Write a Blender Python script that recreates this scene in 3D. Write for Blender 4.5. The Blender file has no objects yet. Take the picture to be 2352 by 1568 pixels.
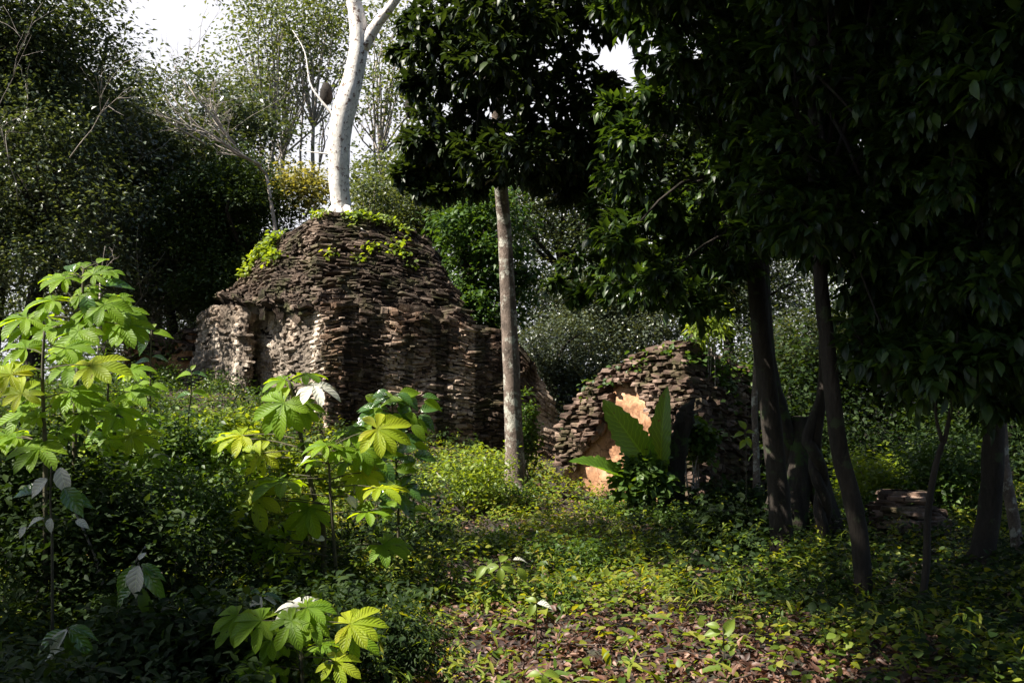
import bpy, math, random
import numpy as np
from mathutils import noise, Vector

# ------------------------------------------------------------------ camera, sky, sun
scene = bpy.context.scene
col = scene.collection
RES = 2308.0                       # focal length in pixels of a 2352 px wide picture
PITCH = math.radians(3.37)
CAM = np.array([0.0, 0.0, 1.6])
cd = bpy.data.cameras.new('camera'); cam = bpy.data.objects.new('camera', cd); col.objects.link(cam)
cam.location = CAM; cam.rotation_euler = (math.radians(90) + PITCH, 0, 0)
cd.sensor_width = 36; cd.lens = 36 * RES / 2352; cd.clip_end = 900; cd.clip_start = 0.05
scene.camera = cam
scene.view_settings.view_transform = 'Standard'
scene.view_settings.look = 'None'
scene.view_settings.exposure = 1.68
scene.view_settings.gamma = 1

SUN_EL = math.radians(50)
SUN_H = np.array([-0.93, -0.36]); SUN_H /= np.linalg.norm(SUN_H)
SUN = np.array([SUN_H[0] * math.cos(SUN_EL), SUN_H[1] * math.cos(SUN_EL), math.sin(SUN_EL)])
sd = bpy.data.lights.new('sun', 'SUN'); sun = bpy.data.objects.new('sun', sd); col.objects.link(sun)
sd.energy = 5.0; sd.angle = math.radians(0.5); sd.color = (1.0, 0.93, 0.82)
sun.rotation_euler = Vector(SUN).to_track_quat('Z', 'Y').to_euler()
sun.location = (0, 0, 60)

w = bpy.data.worlds.new('World'); scene.world = w; w.use_nodes = True
nt = w.node_tree; bg = nt.nodes['Background']
sky = nt.nodes.new('ShaderNodeTexSky'); sky.sky_type = 'NISHITA'; sky.sun_disc = False
sky.sun_elevation = SUN_EL; sky.sun_rotation = math.atan2(SUN[0], SUN[1])
sky.dust_density = 1.0; sky.air_density = 1.0
mixw = nt.nodes.new('ShaderNodeMixRGB'); mixw.inputs[2].default_value = (6.6, 6.6, 7.1, 1)   # white of the added cloud
nz = nt.nodes.new('ShaderNodeTexNoise'); nz.inputs['Scale'].default_value = 2.2; nz.inputs['Detail'].default_value = 6
tcw = nt.nodes.new('ShaderNodeTexCoord'); nt.links.new(tcw.outputs['Generated'], nz.inputs['Vector'])
dt = nt.nodes.new('ShaderNodeVectorMath'); dt.operation = 'DOT_PRODUCT'; dt.inputs[1].default_value = (0, .96, .28)   # made-up cloud bank: whitens only the sky in view, keeping ambient low
nt.links.new(tcw.outputs['Generated'], dt.inputs[0])
ad = nt.nodes.new('ShaderNodeMath'); ad.operation = 'MULTIPLY_ADD'; ad.inputs[1].default_value = 0.25
nt.links.new(nz.outputs['Fac'], ad.inputs[0]); nt.links.new(dt.outputs['Value'], ad.inputs[2])
rw = nt.nodes.new('ShaderNodeMapRange'); rw.inputs[1].default_value = 0.86; rw.inputs[2].default_value = 0.97
nt.links.new(ad.outputs[0], rw.inputs[0]); nt.links.new(rw.outputs[0], mixw.inputs[0])
nt.links.new(sky.outputs[0], mixw.inputs[1]); nt.links.new(mixw.outputs[0], bg.inputs[0])
bg.inputs[1].default_value = 0.05

# ------------------------------------------------------------------ helpers
rng = np.random.default_rng(7); random.seed(7)
cp, sp = math.cos(PITCH), math.sin(PITCH)
FWD = np.array([0, cp, sp]); UP = np.array([0, -sp, cp]); RIGHT = np.array([1.0, 0, 0])
def at(px, py, d):
    """point seen at picture position (px, py) (2352 wide) at distance d along the view axis"""
    return CAM + d * (FWD + RIGHT * (px - 1176) / RES + UP * (784 - py) / RES)
def sstep(a, b, x):
    t = np.clip((x - a) / (b - a), 0, 1); return t * t * (3 - 2 * t)
def ground_z(x, y):
    x = np.asarray(x, float); y = np.asarray(y, float)
    d = np.hypot((x + 6.5) / 1.05, y - 22.5)
    z = 1.15 * (1 - sstep(3.0, 10.0, d))
    z = z + 0.30 * sstep(11.5, 14.0, y) * (1 - sstep(.3, 1.8, x)) 
    z = z + 0.35 * sstep(-2.0, -6.0, x) * sstep(5, 9, y)
    z = z + 2.2 * sstep(24, 60, y)
    z = z + 0.05 * np.sin(x * 1.3 + 1.1 * np.sin(y * .7)) * np.cos(y * 1.1) + 0.025 * np.sin(3.1 * x + 2) * np.sin(2.7 * y)
    return z
def tag(o, label=None, cat=None, group=None, kind=None):
    if label: o['label'] = label
    if cat: o['category'] = cat
    if group: o['group'] = group
    if kind: o['kind'] = kind
    return o
def empty(name, loc, label, cat, group=None):
    o = bpy.data.objects.new(name, None); col.objects.link(o); o.location = loc; o.empty_display_size = .1
    return tag(o, label, cat, group)
def mk(name, parts, mat, parent=None, smooth=True):
    """parts: list of (verts (n,3), [face arrays (m,k)], uv per vertex (n,2) or None) in world space -> one mesh object"""
    V = []; U = []; L = []; S = []; off = 0
    for v, fs, uv in parts:
        V.append(v); U.append(uv if uv is not None else np.zeros((len(v), 2)))
        for f in fs:
            if len(f) == 0: continue
            L.append((f + off).ravel()); S.append(np.full(len(f), f.shape[1]))
        off += len(v)
    V = np.concatenate(V).astype(np.float32); L = np.concatenate(L).astype(np.int32); S = np.concatenate(S).astype(np.int32)
    U = np.concatenate(U).astype(np.float32)
    base = np.zeros(3)
    if parent is not None: base = np.array(parent.location)
    me = bpy.data.meshes.new(name)
    me.vertices.add(len(V)); me.vertices.foreach_set('co', (V - base.astype(np.float32)).ravel())
    me.loops.add(len(L)); me.loops.foreach_set('vertex_index', L)
    me.polygons.add(len(S)); me.polygons.foreach_set('loop_start', (np.cumsum(S) - S).astype(np.int32))
    try: me.polygons.foreach_set('loop_total', S)
    except Exception: pass
    me.polygons.foreach_set('use_smooth', np.full(len(S), smooth))
    uvl = me.uv_layers.new(name='UVMap'); uvl.data.foreach_set('uv', U[L].ravel())
    me.update(calc_edges=True); me.validate()
    me.materials.append(mat)
    o = bpy.data.objects.new(name, me); col.objects.link(o)
    if parent is not None: o.parent = parent
    return o

# ---- leaf shapes: blade lies along +Y, face up +Z, unit length
def blade(rows, fold=.12, droop=.15, wave=0.0, cols=1, seed=0):
    """rows: list of (v, halfwidth)"""
    r = random.Random(seed); V = []; U = []; F3 = []; F4 = []; idx = []
    for v, hw in rows:
        z0 = -droop * v * v
        if hw <= 0: idx.append([len(V)]); V.append((0, v, z0)); U.append((.5, v)); continue
        line = []
        for k in range(-cols, cols + 1):
            t = k / cols
            line.append(len(V)); V.append((t * hw, v - .03 * abs(t), z0 + fold * abs(t) * hw * 2 + (wave * r.uniform(-1, 1) if abs(t) > .6 else 0)))
            U.append((.5 + .5 * t, v))
        idx.append(line)
    for a, b in zip(idx, idx[1:]):
        if len(a) == 1 and len(b) > 1:
            for k in range(len(b) - 1): F3.append((a[0], b[k + 1], b[k]))
        elif len(b) == 1 and len(a) > 1:
            for k in range(len(a) - 1): F3.append((a[k], a[k + 1], b[0]))
        else:
            for k in range(len(a) - 1): F4.append((a[k], a[k + 1], b[k + 1], b[k]))
    return np.array(V, float), [np.array(F3, int).reshape(-1, 3), np.array(F4, int).reshape(-1, 4)], np.array(U, float)
LS = blade([(0, 0), (.45, .27), (1, 0)], .15, .15)
LO = blade([(0, 0), (.22, .20), (.55, .25), (.85, .12), (1, 0)], .18, .25)
LR = blade([(0, 0), (.2, .26), (.5, .40), (.8, .27), (1, 0)], .12, .2)
LL = blade([(0, 0), (.2, .09), (.5, .12), (.8, .07), (1, 0)], .2, .4)
LF = blade([(0, 0), (.08, .07), (.25, .17), (.5, .235), (.7, .19), (.88, .08), (1, 0)], .14, .35, .01, 2)
def frames(d, n):
    d = d / (np.linalg.norm(d, axis=1, keepdims=True) + 1e-9)
    x = np.cross(d, n); x /= (np.linalg.norm(x, axis=1, keepdims=True) + 1e-9)
    z = np.cross(x, d)
    return np.stack([x, d, z], axis=2)            # columns
def cloud(T, pos, d, n, s):
    tv, tf, tu = T; N = len(pos)
    M = frames(d, n) * np.asarray(s).reshape(-1, 1, 1)
    V = np.einsum('nij,kj->nki', M, tv) + pos[:, None, :]
    off = (np.arange(N) * len(tv)).reshape(-1, 1, 1)
    F = [(f[None] + off).reshape(-1, f.shape[1]) for f in tf if len(f)]
    return V.reshape(-1, 3), F, np.tile(tu, (N, 1))
def rdir(n): 
    v = rng.normal(size=(n, 3)); return v / np.linalg.norm(v, axis=1, keepdims=True)
def tube(path, rad, sides=8, rough=0.0, seed=0, sub=1):
    P = np.array(path, float); R = np.array(rad, float)
    if sub > 1:                                           # Catmull-Rom
        Q = []; RR = []; n = len(P)
        for i in range(n - 1):
            p0, p1, p2, p3 = P[max(i - 1, 0)], P[i], P[i + 1], P[min(i + 2, n - 1)]
            for k in range(sub):
                t = k / sub
                Q.append(.5 * ((2 * p1) + (-p0 + p2) * t + (2 * p0 - 5 * p1 + 4 * p2 - p3) * t * t + (-p0 + 3 * p1 - 3 * p2 + p3) * t ** 3))
                RR.append(R[i] * (1 - t) + R[i + 1] * t)
        Q.append(P[-1]); RR.append(R[-1]); P = np.array(Q); R = np.array(RR)
    n = len(P); D = np.gradient(P, axis=0); D /= np.linalg.norm(D, axis=1, keepdims=True) + 1e-9
    ref = np.array([0.3, 1, 0.1]) if abs(D[0][1]) < .8 else np.array([1, 0, .1])
    X = np.cross(D, ref); X /= np.linalg.norm(X, axis=1, keepdims=True); Y = np.cross(D, X)
    a = np.linspace(0, 2 * np.pi, sides, endpoint=False)
    rr = R[:, None] * np.ones((1, sides))
    if rough:
        r2 = np.random.default_rng(seed)
        rr = rr * (1 + rough * np.sin(a[None] * 3 + r2.uniform(0, 6) + np.arange(n)[:, None] * .15) * .6 + rough * r2.normal(size=(n, sides)) * .35)
    V = P[:, None] + rr[..., None] * (np.cos(a)[None, :, None] * X[:, None] + np.sin(a)[None, :, None] * Y[:, None])
    i = np.arange(n - 1)[:, None] * sides; j = np.arange(sides)[None]; j2 = (j + 1) % sides
    F = np.stack([i + j, i + j2, i + sides + j2, i + sides + j], -1).reshape(-1, 4)
    ln = np.concatenate([[0], np.cumsum(np.linalg.norm(np.diff(P, axis=0), axis=1))])
    UV = np.stack([np.tile(a / 6.28, (n, 1)), np.tile(ln[:, None], (1, sides))], -1).reshape(-1, 2)
    cap = np.array([list(range(sides))[::-1]]); cap2 = np.array([[(n - 1) * sides + k for k in range(sides)]])
    return V.reshape(-1, 3), [F, cap, cap2], UV
def twigs(out, p, d, ln, r, lev, rnd, spread=.7, up=.1):
    p = np.array(p, float); d = np.array(d, float); d /= np.linalg.norm(d)
    pts = [p]; q = p.copy(); dd = d.copy()
    for k in range(4):
        dd = dd + np.array([rnd.gauss(0, .16), rnd.gauss(0, .16), rnd.gauss(0, .12) + up * .3]); dd /= np.linalg.norm(dd)
        q = q + dd * ln / 4; pts.append(q.copy())
    out.append(tube(pts, np.linspace(r, r * .45, 5), 4 if r < .03 else 6))
    ends = [q]
    if lev > 0:
        for k in range(rnd.choice([2, 3, 3, 4])):
            t = rnd.randint(1, 4); nd = dd + np.array([rnd.gauss(0, spread), rnd.gauss(0, spread), rnd.gauss(0, spread * .7) + up])
            ends += twigs(out, pts[t], nd, ln * rnd.uniform(.45, .75), r * .5, lev - 1, rnd, spread, up)
    return ends

# ------------------------------------------------------------------ materials
def newmat(name):
    m = bpy.data.materials.new(name); m.use_nodes = True; t = m.node_tree
    for n in list(t.nodes): t.nodes.remove(n)
    out = t.nodes.new('ShaderNodeOutputMaterial'); return m, t, out
def N(t, typ, **kw):
    n = t.nodes.new(typ)
    for k, v in kw.items():
        if k in n.inputs: n.inputs[k].default_value = v
        else: setattr(n, k, v)
    return n
def c4(c): return (c[0], c[1], c[2], 1)
def ramp(t, src, stops):
    r = N(t, 'ShaderNodeValToRGB'); e = r.color_ramp.elements
    while len(e) < len(stops): e.new(.5)
    for k, (p, c) in enumerate(stops): e[k].position = p; e[k].color = c4(c)
    t.links.new(src, r.inputs[0]); return r.outputs[0]
def math_(t, op, a, b=None, c=None):
    n = N(t, 'ShaderNodeMath', operation=op)
    for k, x in enumerate((a, b, c)):
        if x is None: continue
        if isinstance(x, (int, float)): n.inputs[k].default_value = x
        else: t.links.new(x, n.inputs[k])
    return n.outputs[0]
def mixc(t, f, a, b, mode='MIX'):
    n = N(t, 'ShaderNodeMixRGB', blend_type=mode)
    for k, x in enumerate((f, a, b)):
        if isinstance(x, (int, float)): n.inputs[k].default_value = x
        elif isinstance(x, tuple): n.inputs[k].default_value = c4(x)
        else: t.links.new(x, n.inputs[k])
    return n.outputs[0]
def leafmat(name, cols, trans=.35, tcol=None, rough=.42, spec=.5, veins=0.0, vscale=9.0, hue_noise=.6):
    m, t, out = newmat(name)
    g = N(t, 'ShaderNodeNewGeometry')
    tc = N(t, 'ShaderNodeTexCoord')
    nz = N(t, 'ShaderNodeTexNoise', Scale=hue_noise, Detail=2.0); t.links.new(tc.outputs['Object'], nz.inputs['Vector'])
    f = math_(t, 'ADD', math_(t, 'MULTIPLY', g.outputs['Random Per Island'], .65), math_(t, 'MULTIPLY', nz.outputs['Fac'], .5))
    f = math_(t, 'SUBTRACT', f, .07)
    k = len(cols); c = ramp(t, f, [(i / (k - 1), cc) for i, cc in enumerate(cols)])
    hgt = None
    if veins:
        uv = N(t, 'ShaderNodeUVMap'); sx = N(t, 'ShaderNodeSeparateXYZ'); t.links.new(uv.outputs[0], sx.inputs[0])
        au = math_(t, 'ABSOLUTE', math_(t, 'SUBTRACT', sx.outputs[0], .5))
        side = math_(t, 'FRACT', math_(t, 'MULTIPLY', math_(t, 'SUBTRACT', sx.outputs[1], math_(t, 'MULTIPLY', au, .55)), vscale))
        side = math_(t, 'LESS_THAN', math_(t, 'ABSOLUTE', math_(t, 'SUBTRACT', side, .5)), .07)
        mid = math_(t, 'LESS_THAN', au, .022)
        vf = math_(t, 'MULTIPLY', math_(t, 'MAXIMUM', side, mid), veins)
        wv = math_(t, 'FRACT', math_(t, 'MULTIPLY', math_(t, 'SUBTRACT', sx.outputs[1], math_(t, 'MULTIPLY', au, .55)), vscale))
        hgt = math_(t, 'ABSOLUTE', math_(t, 'SUBTRACT', wv, .5))
        vcol = mixc(t, 1.0, c, (1.5, 1.6, 1.3), 'MULTIPLY')
        c = mixc(t, vf, c, vcol)
        bl = N(t, 'ShaderNodeTexNoise', Scale=14.0, Detail=4.0); t.links.new(tc.outputs['Object'], bl.inputs['Vector'])
        c = mixc(t, math_(t, 'GREATER_THAN', bl.outputs['Fac'], .69), c, (.10, .06, .02))
    p = N(t, 'ShaderNodeBsdfPrincipled', Roughness=rough); p.inputs['Specular IOR Level'].default_value = spec
    t.links.new(c, p.inputs['Base Color'])
    if hgt is not None:
        b = N(t, 'ShaderNodeBump', Strength=.5, Distance=.01); t.links.new(hgt, b.inputs['Height']); t.links.new(b.outputs[0], p.inputs['Normal'])
    tr = N(t, 'ShaderNodeBsdfTranslucent')
    tcl = mixc(t, 1.0, c, tcol if tcol else (2.6, 2.3, .7), 'MULTIPLY'); t.links.new(tcl, tr.inputs[0])
    mx = N(t, 'ShaderNodeMixShader'); mx.inputs[0].default_value = trans
    t.links.new(p.outputs[0], mx.inputs[1]); t.links.new(tr.outputs[0], mx.inputs[2]); t.links.new(mx.outputs[0], out.inputs[0])
    return m
M = {}
M['far'] = leafmat('far_leaves', [(.020, .034, .015), (.042, .062, .028), (.09, .11, .055)], .25, rough=.38, spec=.6)
M['farblue'] = leafmat('cool_leaves', [(.03, .045, .03), (.06, .08, .05), (.12, .135, .09)], .2, rough=.32, spec=.8)
M['round'] = leafmat('round_tree_leaves', [(.018, .035, .008), (.03, .055, .012), (.055, .08, .018)], .22, rough=.5, spec=.3)
M['airy'] = leafmat('airy_leaves', [(.035, .055, .022), (.06, .085, .035), (.09, .10, .05)], .35, rough=.45)
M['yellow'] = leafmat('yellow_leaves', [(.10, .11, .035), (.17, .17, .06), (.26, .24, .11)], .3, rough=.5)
M['fern'] = leafmat('bright_leaves', [(.015, .04, .010), (.035, .075, .014), (.07, .12, .02)], .3, rough=.5, spec=.3)
M['dark'] = leafmat('canopy_leaves', [(.008, .016, .005), (.014, .027, .007), (.045, .07, .018)], .25, rough=.45, spec=.3)  # leaf colour kept below real foliage to deepen the canopy shade
M['canopy'] = leafmat('near_canopy_leaves', [(.009, .020, .006), (.020, .042, .009), (.07, .12, .02)], .35, rough=.42, spec=.32)  # darkened past natural leaf tone; shade of the near canopy is in the colour
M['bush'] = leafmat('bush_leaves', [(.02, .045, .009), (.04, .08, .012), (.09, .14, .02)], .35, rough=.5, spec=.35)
M['bushdark'] = leafmat('shade_toned_bush_leaves', [(.007, .016, .004), (.014, .030, .007), (.045, .07, .018)], .28, rough=.6, spec=.15)  # bush colours darkened to stand in for deep shade
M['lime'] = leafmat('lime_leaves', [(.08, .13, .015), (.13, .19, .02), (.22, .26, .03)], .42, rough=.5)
M['herb'] = leafmat('herb_leaves', [(.03, .055, .012), (.06, .105, .015), (.11, .16, .02), (.20, .22, .03), (.13, .09, .04)], .4, (2.7, 2.3, .5), rough=.5, spec=.3, hue_noise=.8)
M['palmate'] = leafmat('palmate_leaves', [(.08, .16, .012), (.14, .24, .014), (.22, .30, .018)], .5, (2.6, 2.1, .5), rough=.5, spec=.3, veins=.6, vscale=9)
M['palmate_yellow'] = leafmat('yellow_palmate_leaves', [(.18, .27, .014), (.26, .32, .016), (.36, .35, .02)], .5, (2.3, 2.0, .5), rough=.5, spec=.3, veins=.6, vscale=9)  # yellower, lighter variant of the palmate colours
M['glossy'] = leafmat('glossy_leaves', [(.035, .075, .02), (.05, .11, .022), (.09, .16, .03)], .35, rough=.22, spec=.9, veins=.5, vscale=7)
M['pale'] = leafmat('glare_white_leaves', [(.45, .45, .38), (.5, .49, .42), (.6, .58, .5)], .2, (1, 1, .9), rough=.4, veins=.8, vscale=6)  # white stands in for sun glare on glossy leaves
M['ear'] = leafmat('arum_leaves', [(.05, .10, .012), (.07, .14, .016), (.12, .20, .03)], .45, rough=.4, spec=.5, veins=1.0, vscale=13)
M['litter'] = leafmat('dead_leaves', [(.02, .009, .006), (.055, .024, .015), (.12, .058, .036), (.30, .18, .12)], .12, (1.3, .9, .6), rough=.55, spec=.5, hue_noise=1.5)

def barkmat(name, a, b, c=None, scale=6.0, zs=.25, bump=.6, patch=None, pth=.6, rough=.85, pscale=5.0):
    m, t, out = newmat(name); tc = N(t, 'ShaderNodeTexCoord')
    mp = N(t, 'ShaderNodeMapping'); mp.inputs['Scale'].default_value = (1, 1, zs); t.links.new(tc.outputs['Object'], mp.inputs[0])
    n1 = N(t, 'ShaderNodeTexNoise', Scale=scale, Detail=8.0, Roughness=.65); t.links.new(mp.outputs[0], n1.inputs['Vector'])
    n2 = N(t, 'ShaderNodeTexNoise', Scale=scale * 6, Detail=6.0, Roughness=.7); t.links.new(mp.outputs[0], n2.inputs['Vector'])
    stops = [(.3, a), (.65, b)] + ([(.8, c)] if c else [])
    cc = ramp(t, n1.outputs['Fac'], stops)
    cc = mixc(t, .6, cc, ramp(t, n2.outputs['Fac'], [(.3, (.35, .33, .3)), (.6, (1, 1, 1))]), 'MULTIPLY')
    if patch:
        n3 = N(t, 'ShaderNodeTexNoise', Scale=pscale, Detail=7.0, Roughness=.7); t.links.new(tc.outputs['Object'], n3.inputs['Vector'])
        f = ramp(t, n3.outputs['Fac'], [(pth - .02, (0, 0, 0)), (pth + .03, (1, 1, 1))]); cc = mixc(t, f, cc, patch)
    p = N(t, 'ShaderNodeBsdfPrincipled', Roughness=rough); p.inputs['Specular IOR Level'].default_value = .25
    t.links.new(cc, p.inputs['Base Color'])
    b_ = N(t, 'ShaderNodeBump', Strength=bump, Distance=.03)
    t.links.new(math_(t, 'ADD', n1.outputs['Fac'], math_(t, 'MULTIPLY', n2.outputs['Fac'], .5)), b_.inputs['Height'])
    t.links.new(b_.outputs[0], p.inputs['Normal']); t.links.new(p.outputs[0], out.inputs[0]); return m
M['white_bark'] = barkmat('white_bark', (.62, .57, .52), (.85, .82, .78), None, 5, .5, .5, (.14, .09, .07), .57, pscale=11)
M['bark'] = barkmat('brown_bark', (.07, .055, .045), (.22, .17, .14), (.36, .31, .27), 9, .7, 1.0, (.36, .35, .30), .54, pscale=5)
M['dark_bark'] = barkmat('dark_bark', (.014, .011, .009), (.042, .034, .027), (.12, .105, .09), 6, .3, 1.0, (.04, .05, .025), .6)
M['pale_bark'] = barkmat('pale_bark', (.22, .19, .17), (.42, .38, .35), None, 8, .4, .4)
M['stump'] = barkmat('rotten_bark', (.010, .008, .006), (.04, .032, .024), (.10, .085, .065), 11, .12, 1.0, (.03, .05, .012), .55)
M['stem'] = barkmat('green_stem', (.05, .05, .03), (.09, .08, .05), None, 12, .4, .2)
M['twig'] = barkmat('grey_twig', (.24, .20, .17), (.45, .40, .36), None, 12, .4, .2)
M['dead_wood'] = barkmat('dead_wood', (.05, .035, .028), (.13, .10, .08), None, 12, .4, .3)
M['nest'] = barkmat('nest_mud', (.012, .010, .008), (.03, .024, .018), None, 9, 1, 1.0)

def stonemat(name, dark, mid, light, cover, moss=.3, streak=.6):
    """cover: share of pale lime render left over the darker stone"""
    m, t, out = newmat(name); tc = N(t, 'ShaderNodeTexCoord'); g = N(t, 'ShaderNodeNewGeometry')
    o = tc.outputs['Object']
    n1 = N(t, 'ShaderNodeTexNoise', Scale=.9, Detail=5.0, Roughness=.6); t.links.new(o, n1.inputs['Vector'])
    n2 = N(t, 'ShaderNodeTexNoise', Scale=14.0, Detail=8.0, Roughness=.7); t.links.new(o, n2.inputs['Vector'])
    mp = N(t, 'ShaderNodeMapping'); mp.inputs['Scale'].default_value = (2.4, 2.4, .16); t.links.new(o, mp.inputs[0])
    n3 = N(t, 'ShaderNodeTexNoise', Scale=1.0, Detail=5.0, Roughness=.6); t.links.new(mp.outputs[0], n3.inputs['Vector'])
    base = ramp(t, math_(t, 'ADD', math_(t, 'MULTIPLY', g.outputs['Random Per Island'], .6), math_(t, 'MULTIPLY', n2.outputs['Fac'], .5)),
                [(.15, dark), (.6, mid), (.95, light)])
    f = math_(t, 'ADD', n1.outputs['Fac'], math_(t, 'MULTIPLY', math_(t, 'SUBTRACT', n2.outputs['Fac'], .5), .35))
    f = ramp(t, f, [(.62 - cover * .35, (0, 0, 0)), (.74 - cover * .35, (1, 1, 1))])
    pl = ramp(t, n2.outputs['Fac'], [(.3, tuple(x * .6 for x in light)), (.7, tuple(min(1, x * 1.35) for x in light))])
    c = mixc(t, f, base, pl)
    st = ramp(t, n3.outputs['Fac'], [(.43, (1, 1, 1)), (.53, (.10, .09, .08))])
    c = mixc(t, streak, c, st, 'MULTIPLY')
    n4 = N(t, 'ShaderNodeTexNoise', Scale=2.6, Detail=6.0, Roughness=.65); t.links.new(o, n4.inputs['Vector'])
    c = mixc(t, math_(t, 'MULTIPLY', ramp(t, n4.outputs['Fac'], [(.5, (0, 0, 0)), (.62, (1, 1, 1))]), moss), c, (.055, .07, .018))
    p = N(t, 'ShaderNodeBsdfPrincipled', Roughness=.9); p.inputs['Specular IOR Level'].default_value = .2
    t.links.new(c, p.inputs['Base Color'])
    b_ = N(t, 'ShaderNodeBump', Strength=1.0, Distance=.03); t.links.new(n2.outputs['Fac'], b_.inputs['Height'])
    t.links.new(b_.outputs[0], p.inputs['Normal']); t.links.new(p.outputs[0], out.inputs[0]); return m
M['roof_stone'] = stonemat('roof_stone', (.030, .021, .015), (.095, .066, .048), (.24, .185, .145), .05, .45, .6)
M['wall_stone'] = stonemat('wall_stone', (.055, .034, .022), (.17, .105, .07), (.40, .31, .24), .28, .25, .85)
M['wall_lime'] = stonemat('wall_lime', (.12, .085, .06), (.30, .23, .175), (.50, .42, .345), .7, .06, .75)
M['core'] = stonemat('rubble_core', (.03, .022, .018), (.06, .045, .035), (.14, .11, .09), .1, .2, .6)
M['small_stone'] = stonemat('small_ruin_stone', (.05, .033, .025), (.15, .10, .075), (.36, .26, .21), .08, .4, .5)
m, t, out = newmat('orange_plaster'); tc = N(t, 'ShaderNodeTexCoord')
n1 = N(t, 'ShaderNodeTexNoise', Scale=2.5, Detail=7.0, Roughness=.6); t.links.new(tc.outputs['Object'], n1.inputs['Vector'])
n2 = N(t, 'ShaderNodeTexNoise', Scale=30.0, Detail=5.0); t.links.new(tc.outputs['Object'], n2.inputs['Vector'])
c = ramp(t, n1.outputs['Fac'], [(.3, (.26, .125, .06)), (.5, (.42, .22, .115)), (.7, (.52, .33, .22))])
c = mixc(t, .4, c, ramp(t, n2.outputs['Fac'], [(.35, (.5, .45, .4)), (.6, (1, 1, 1))]), 'MULTIPLY')
v2 = N(t, 'ShaderNodeTexVoronoi', Scale=2.6, feature='DISTANCE_TO_EDGE'); n5 = N(t, 'ShaderNodeTexNoise', Scale=5.0, Detail=5.0); t.links.new(tc.outputs['Object'], n5.inputs['Vector'])
t.links.new(mixc(t, .25, tc.outputs['Object'], n5.outputs['Color']), v2.inputs['Vector'])
c = mixc(t, .8, c, ramp(t, v2.outputs['Distance'], [(0.0, (.25, .2, .17)), (.018, (1, 1, 1))]), 'MULTIPLY')
n6 = N(t, 'ShaderNodeTexNoise', Scale=3.5, Detail=8.0, Roughness=.75); t.links.new(tc.outputs['Object'], n6.inputs['Vector'])
c = mixc(t, .8, c, ramp(t, n6.outputs['Fac'], [(.42, (.38, .34, .30)), (.52, (1, 1, 1))]), 'MULTIPLY')
p = N(t, 'ShaderNodeBsdfPrincipled', Roughness=.9); t.links.new(c, p.inputs['Base Color'])
b_ = N(t, 'ShaderNodeBump', Strength=.6, Distance=.03); t.links.new(n1.outputs['Fac'], b_.inputs['Height']); t.links.new(b_.outputs[0], p.inputs['Normal'])
t.links.new(p.outputs[0], out.inputs[0]); M['plaster'] = m
m, t, out = newmat('forest_soil'); tc = N(t, 'ShaderNodeTexCoord')
n1 = N(t, 'ShaderNodeTexNoise', Scale=1.2, Detail=8.0, Roughness=.7); t.links.new(tc.outputs['Object'], n1.inputs['Vector'])
v1 = N(t, 'ShaderNodeTexVoronoi', Scale=16.0); t.links.new(tc.outputs['Object'], v1.inputs['Vector'])
c = ramp(t, n1.outputs['Fac'], [(.35, (.018, .012, .008)), (.55, (.045, .028, .018)), (.7, (.04, .045, .015))])
c = mixc(t, .5, c, v1.outputs['Color'], 'MULTIPLY')
p = N(t, 'ShaderNodeBsdfPrincipled', Roughness=.95); t.links.new(c, p.inputs['Base Color'])
b_ = N(t, 'ShaderNodeBump', Strength=1.0, Distance=.05); t.links.new(v1.outputs['Distance'], b_.inputs['Height']); t.links.new(b_.outputs[0], p.inputs['Normal'])
t.links.new(p.outputs[0], out.inputs[0]); M['soil'] = m

# ------------------------------------------------------------------ ground
gx = np.concatenate([-np.geomspace(300, 9, 26), np.linspace(-8.8, 8.8, 120), np.geomspace(9, 300, 26)])
gy = np.concatenate([-np.geomspace(200, 4, 20), np.linspace(-3.5, 26, 190), np.geomspace(26.5, 500, 34)])
GX, GY = np.meshgrid(gx, gy); GZ = ground_z(GX, GY)
near = (np.abs(GX) < 9) & (GY > 0) & (GY < 26)
GZ = GZ + near * rng.normal(size=GX.shape) * .02
V = np.stack([GX, GY, GZ], -1).reshape(-1, 3); nx = len(gx); ny = len(gy)
i = np.arange(ny - 1)[:, None] * nx + np.arange(nx - 1)[None]
F = np.stack([i, i + 1, i + nx + 1, i + nx], -1).reshape(-1, 4)
tag(mk('ground', [(V, [F], None)], M['soil']), kind='structure')

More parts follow.
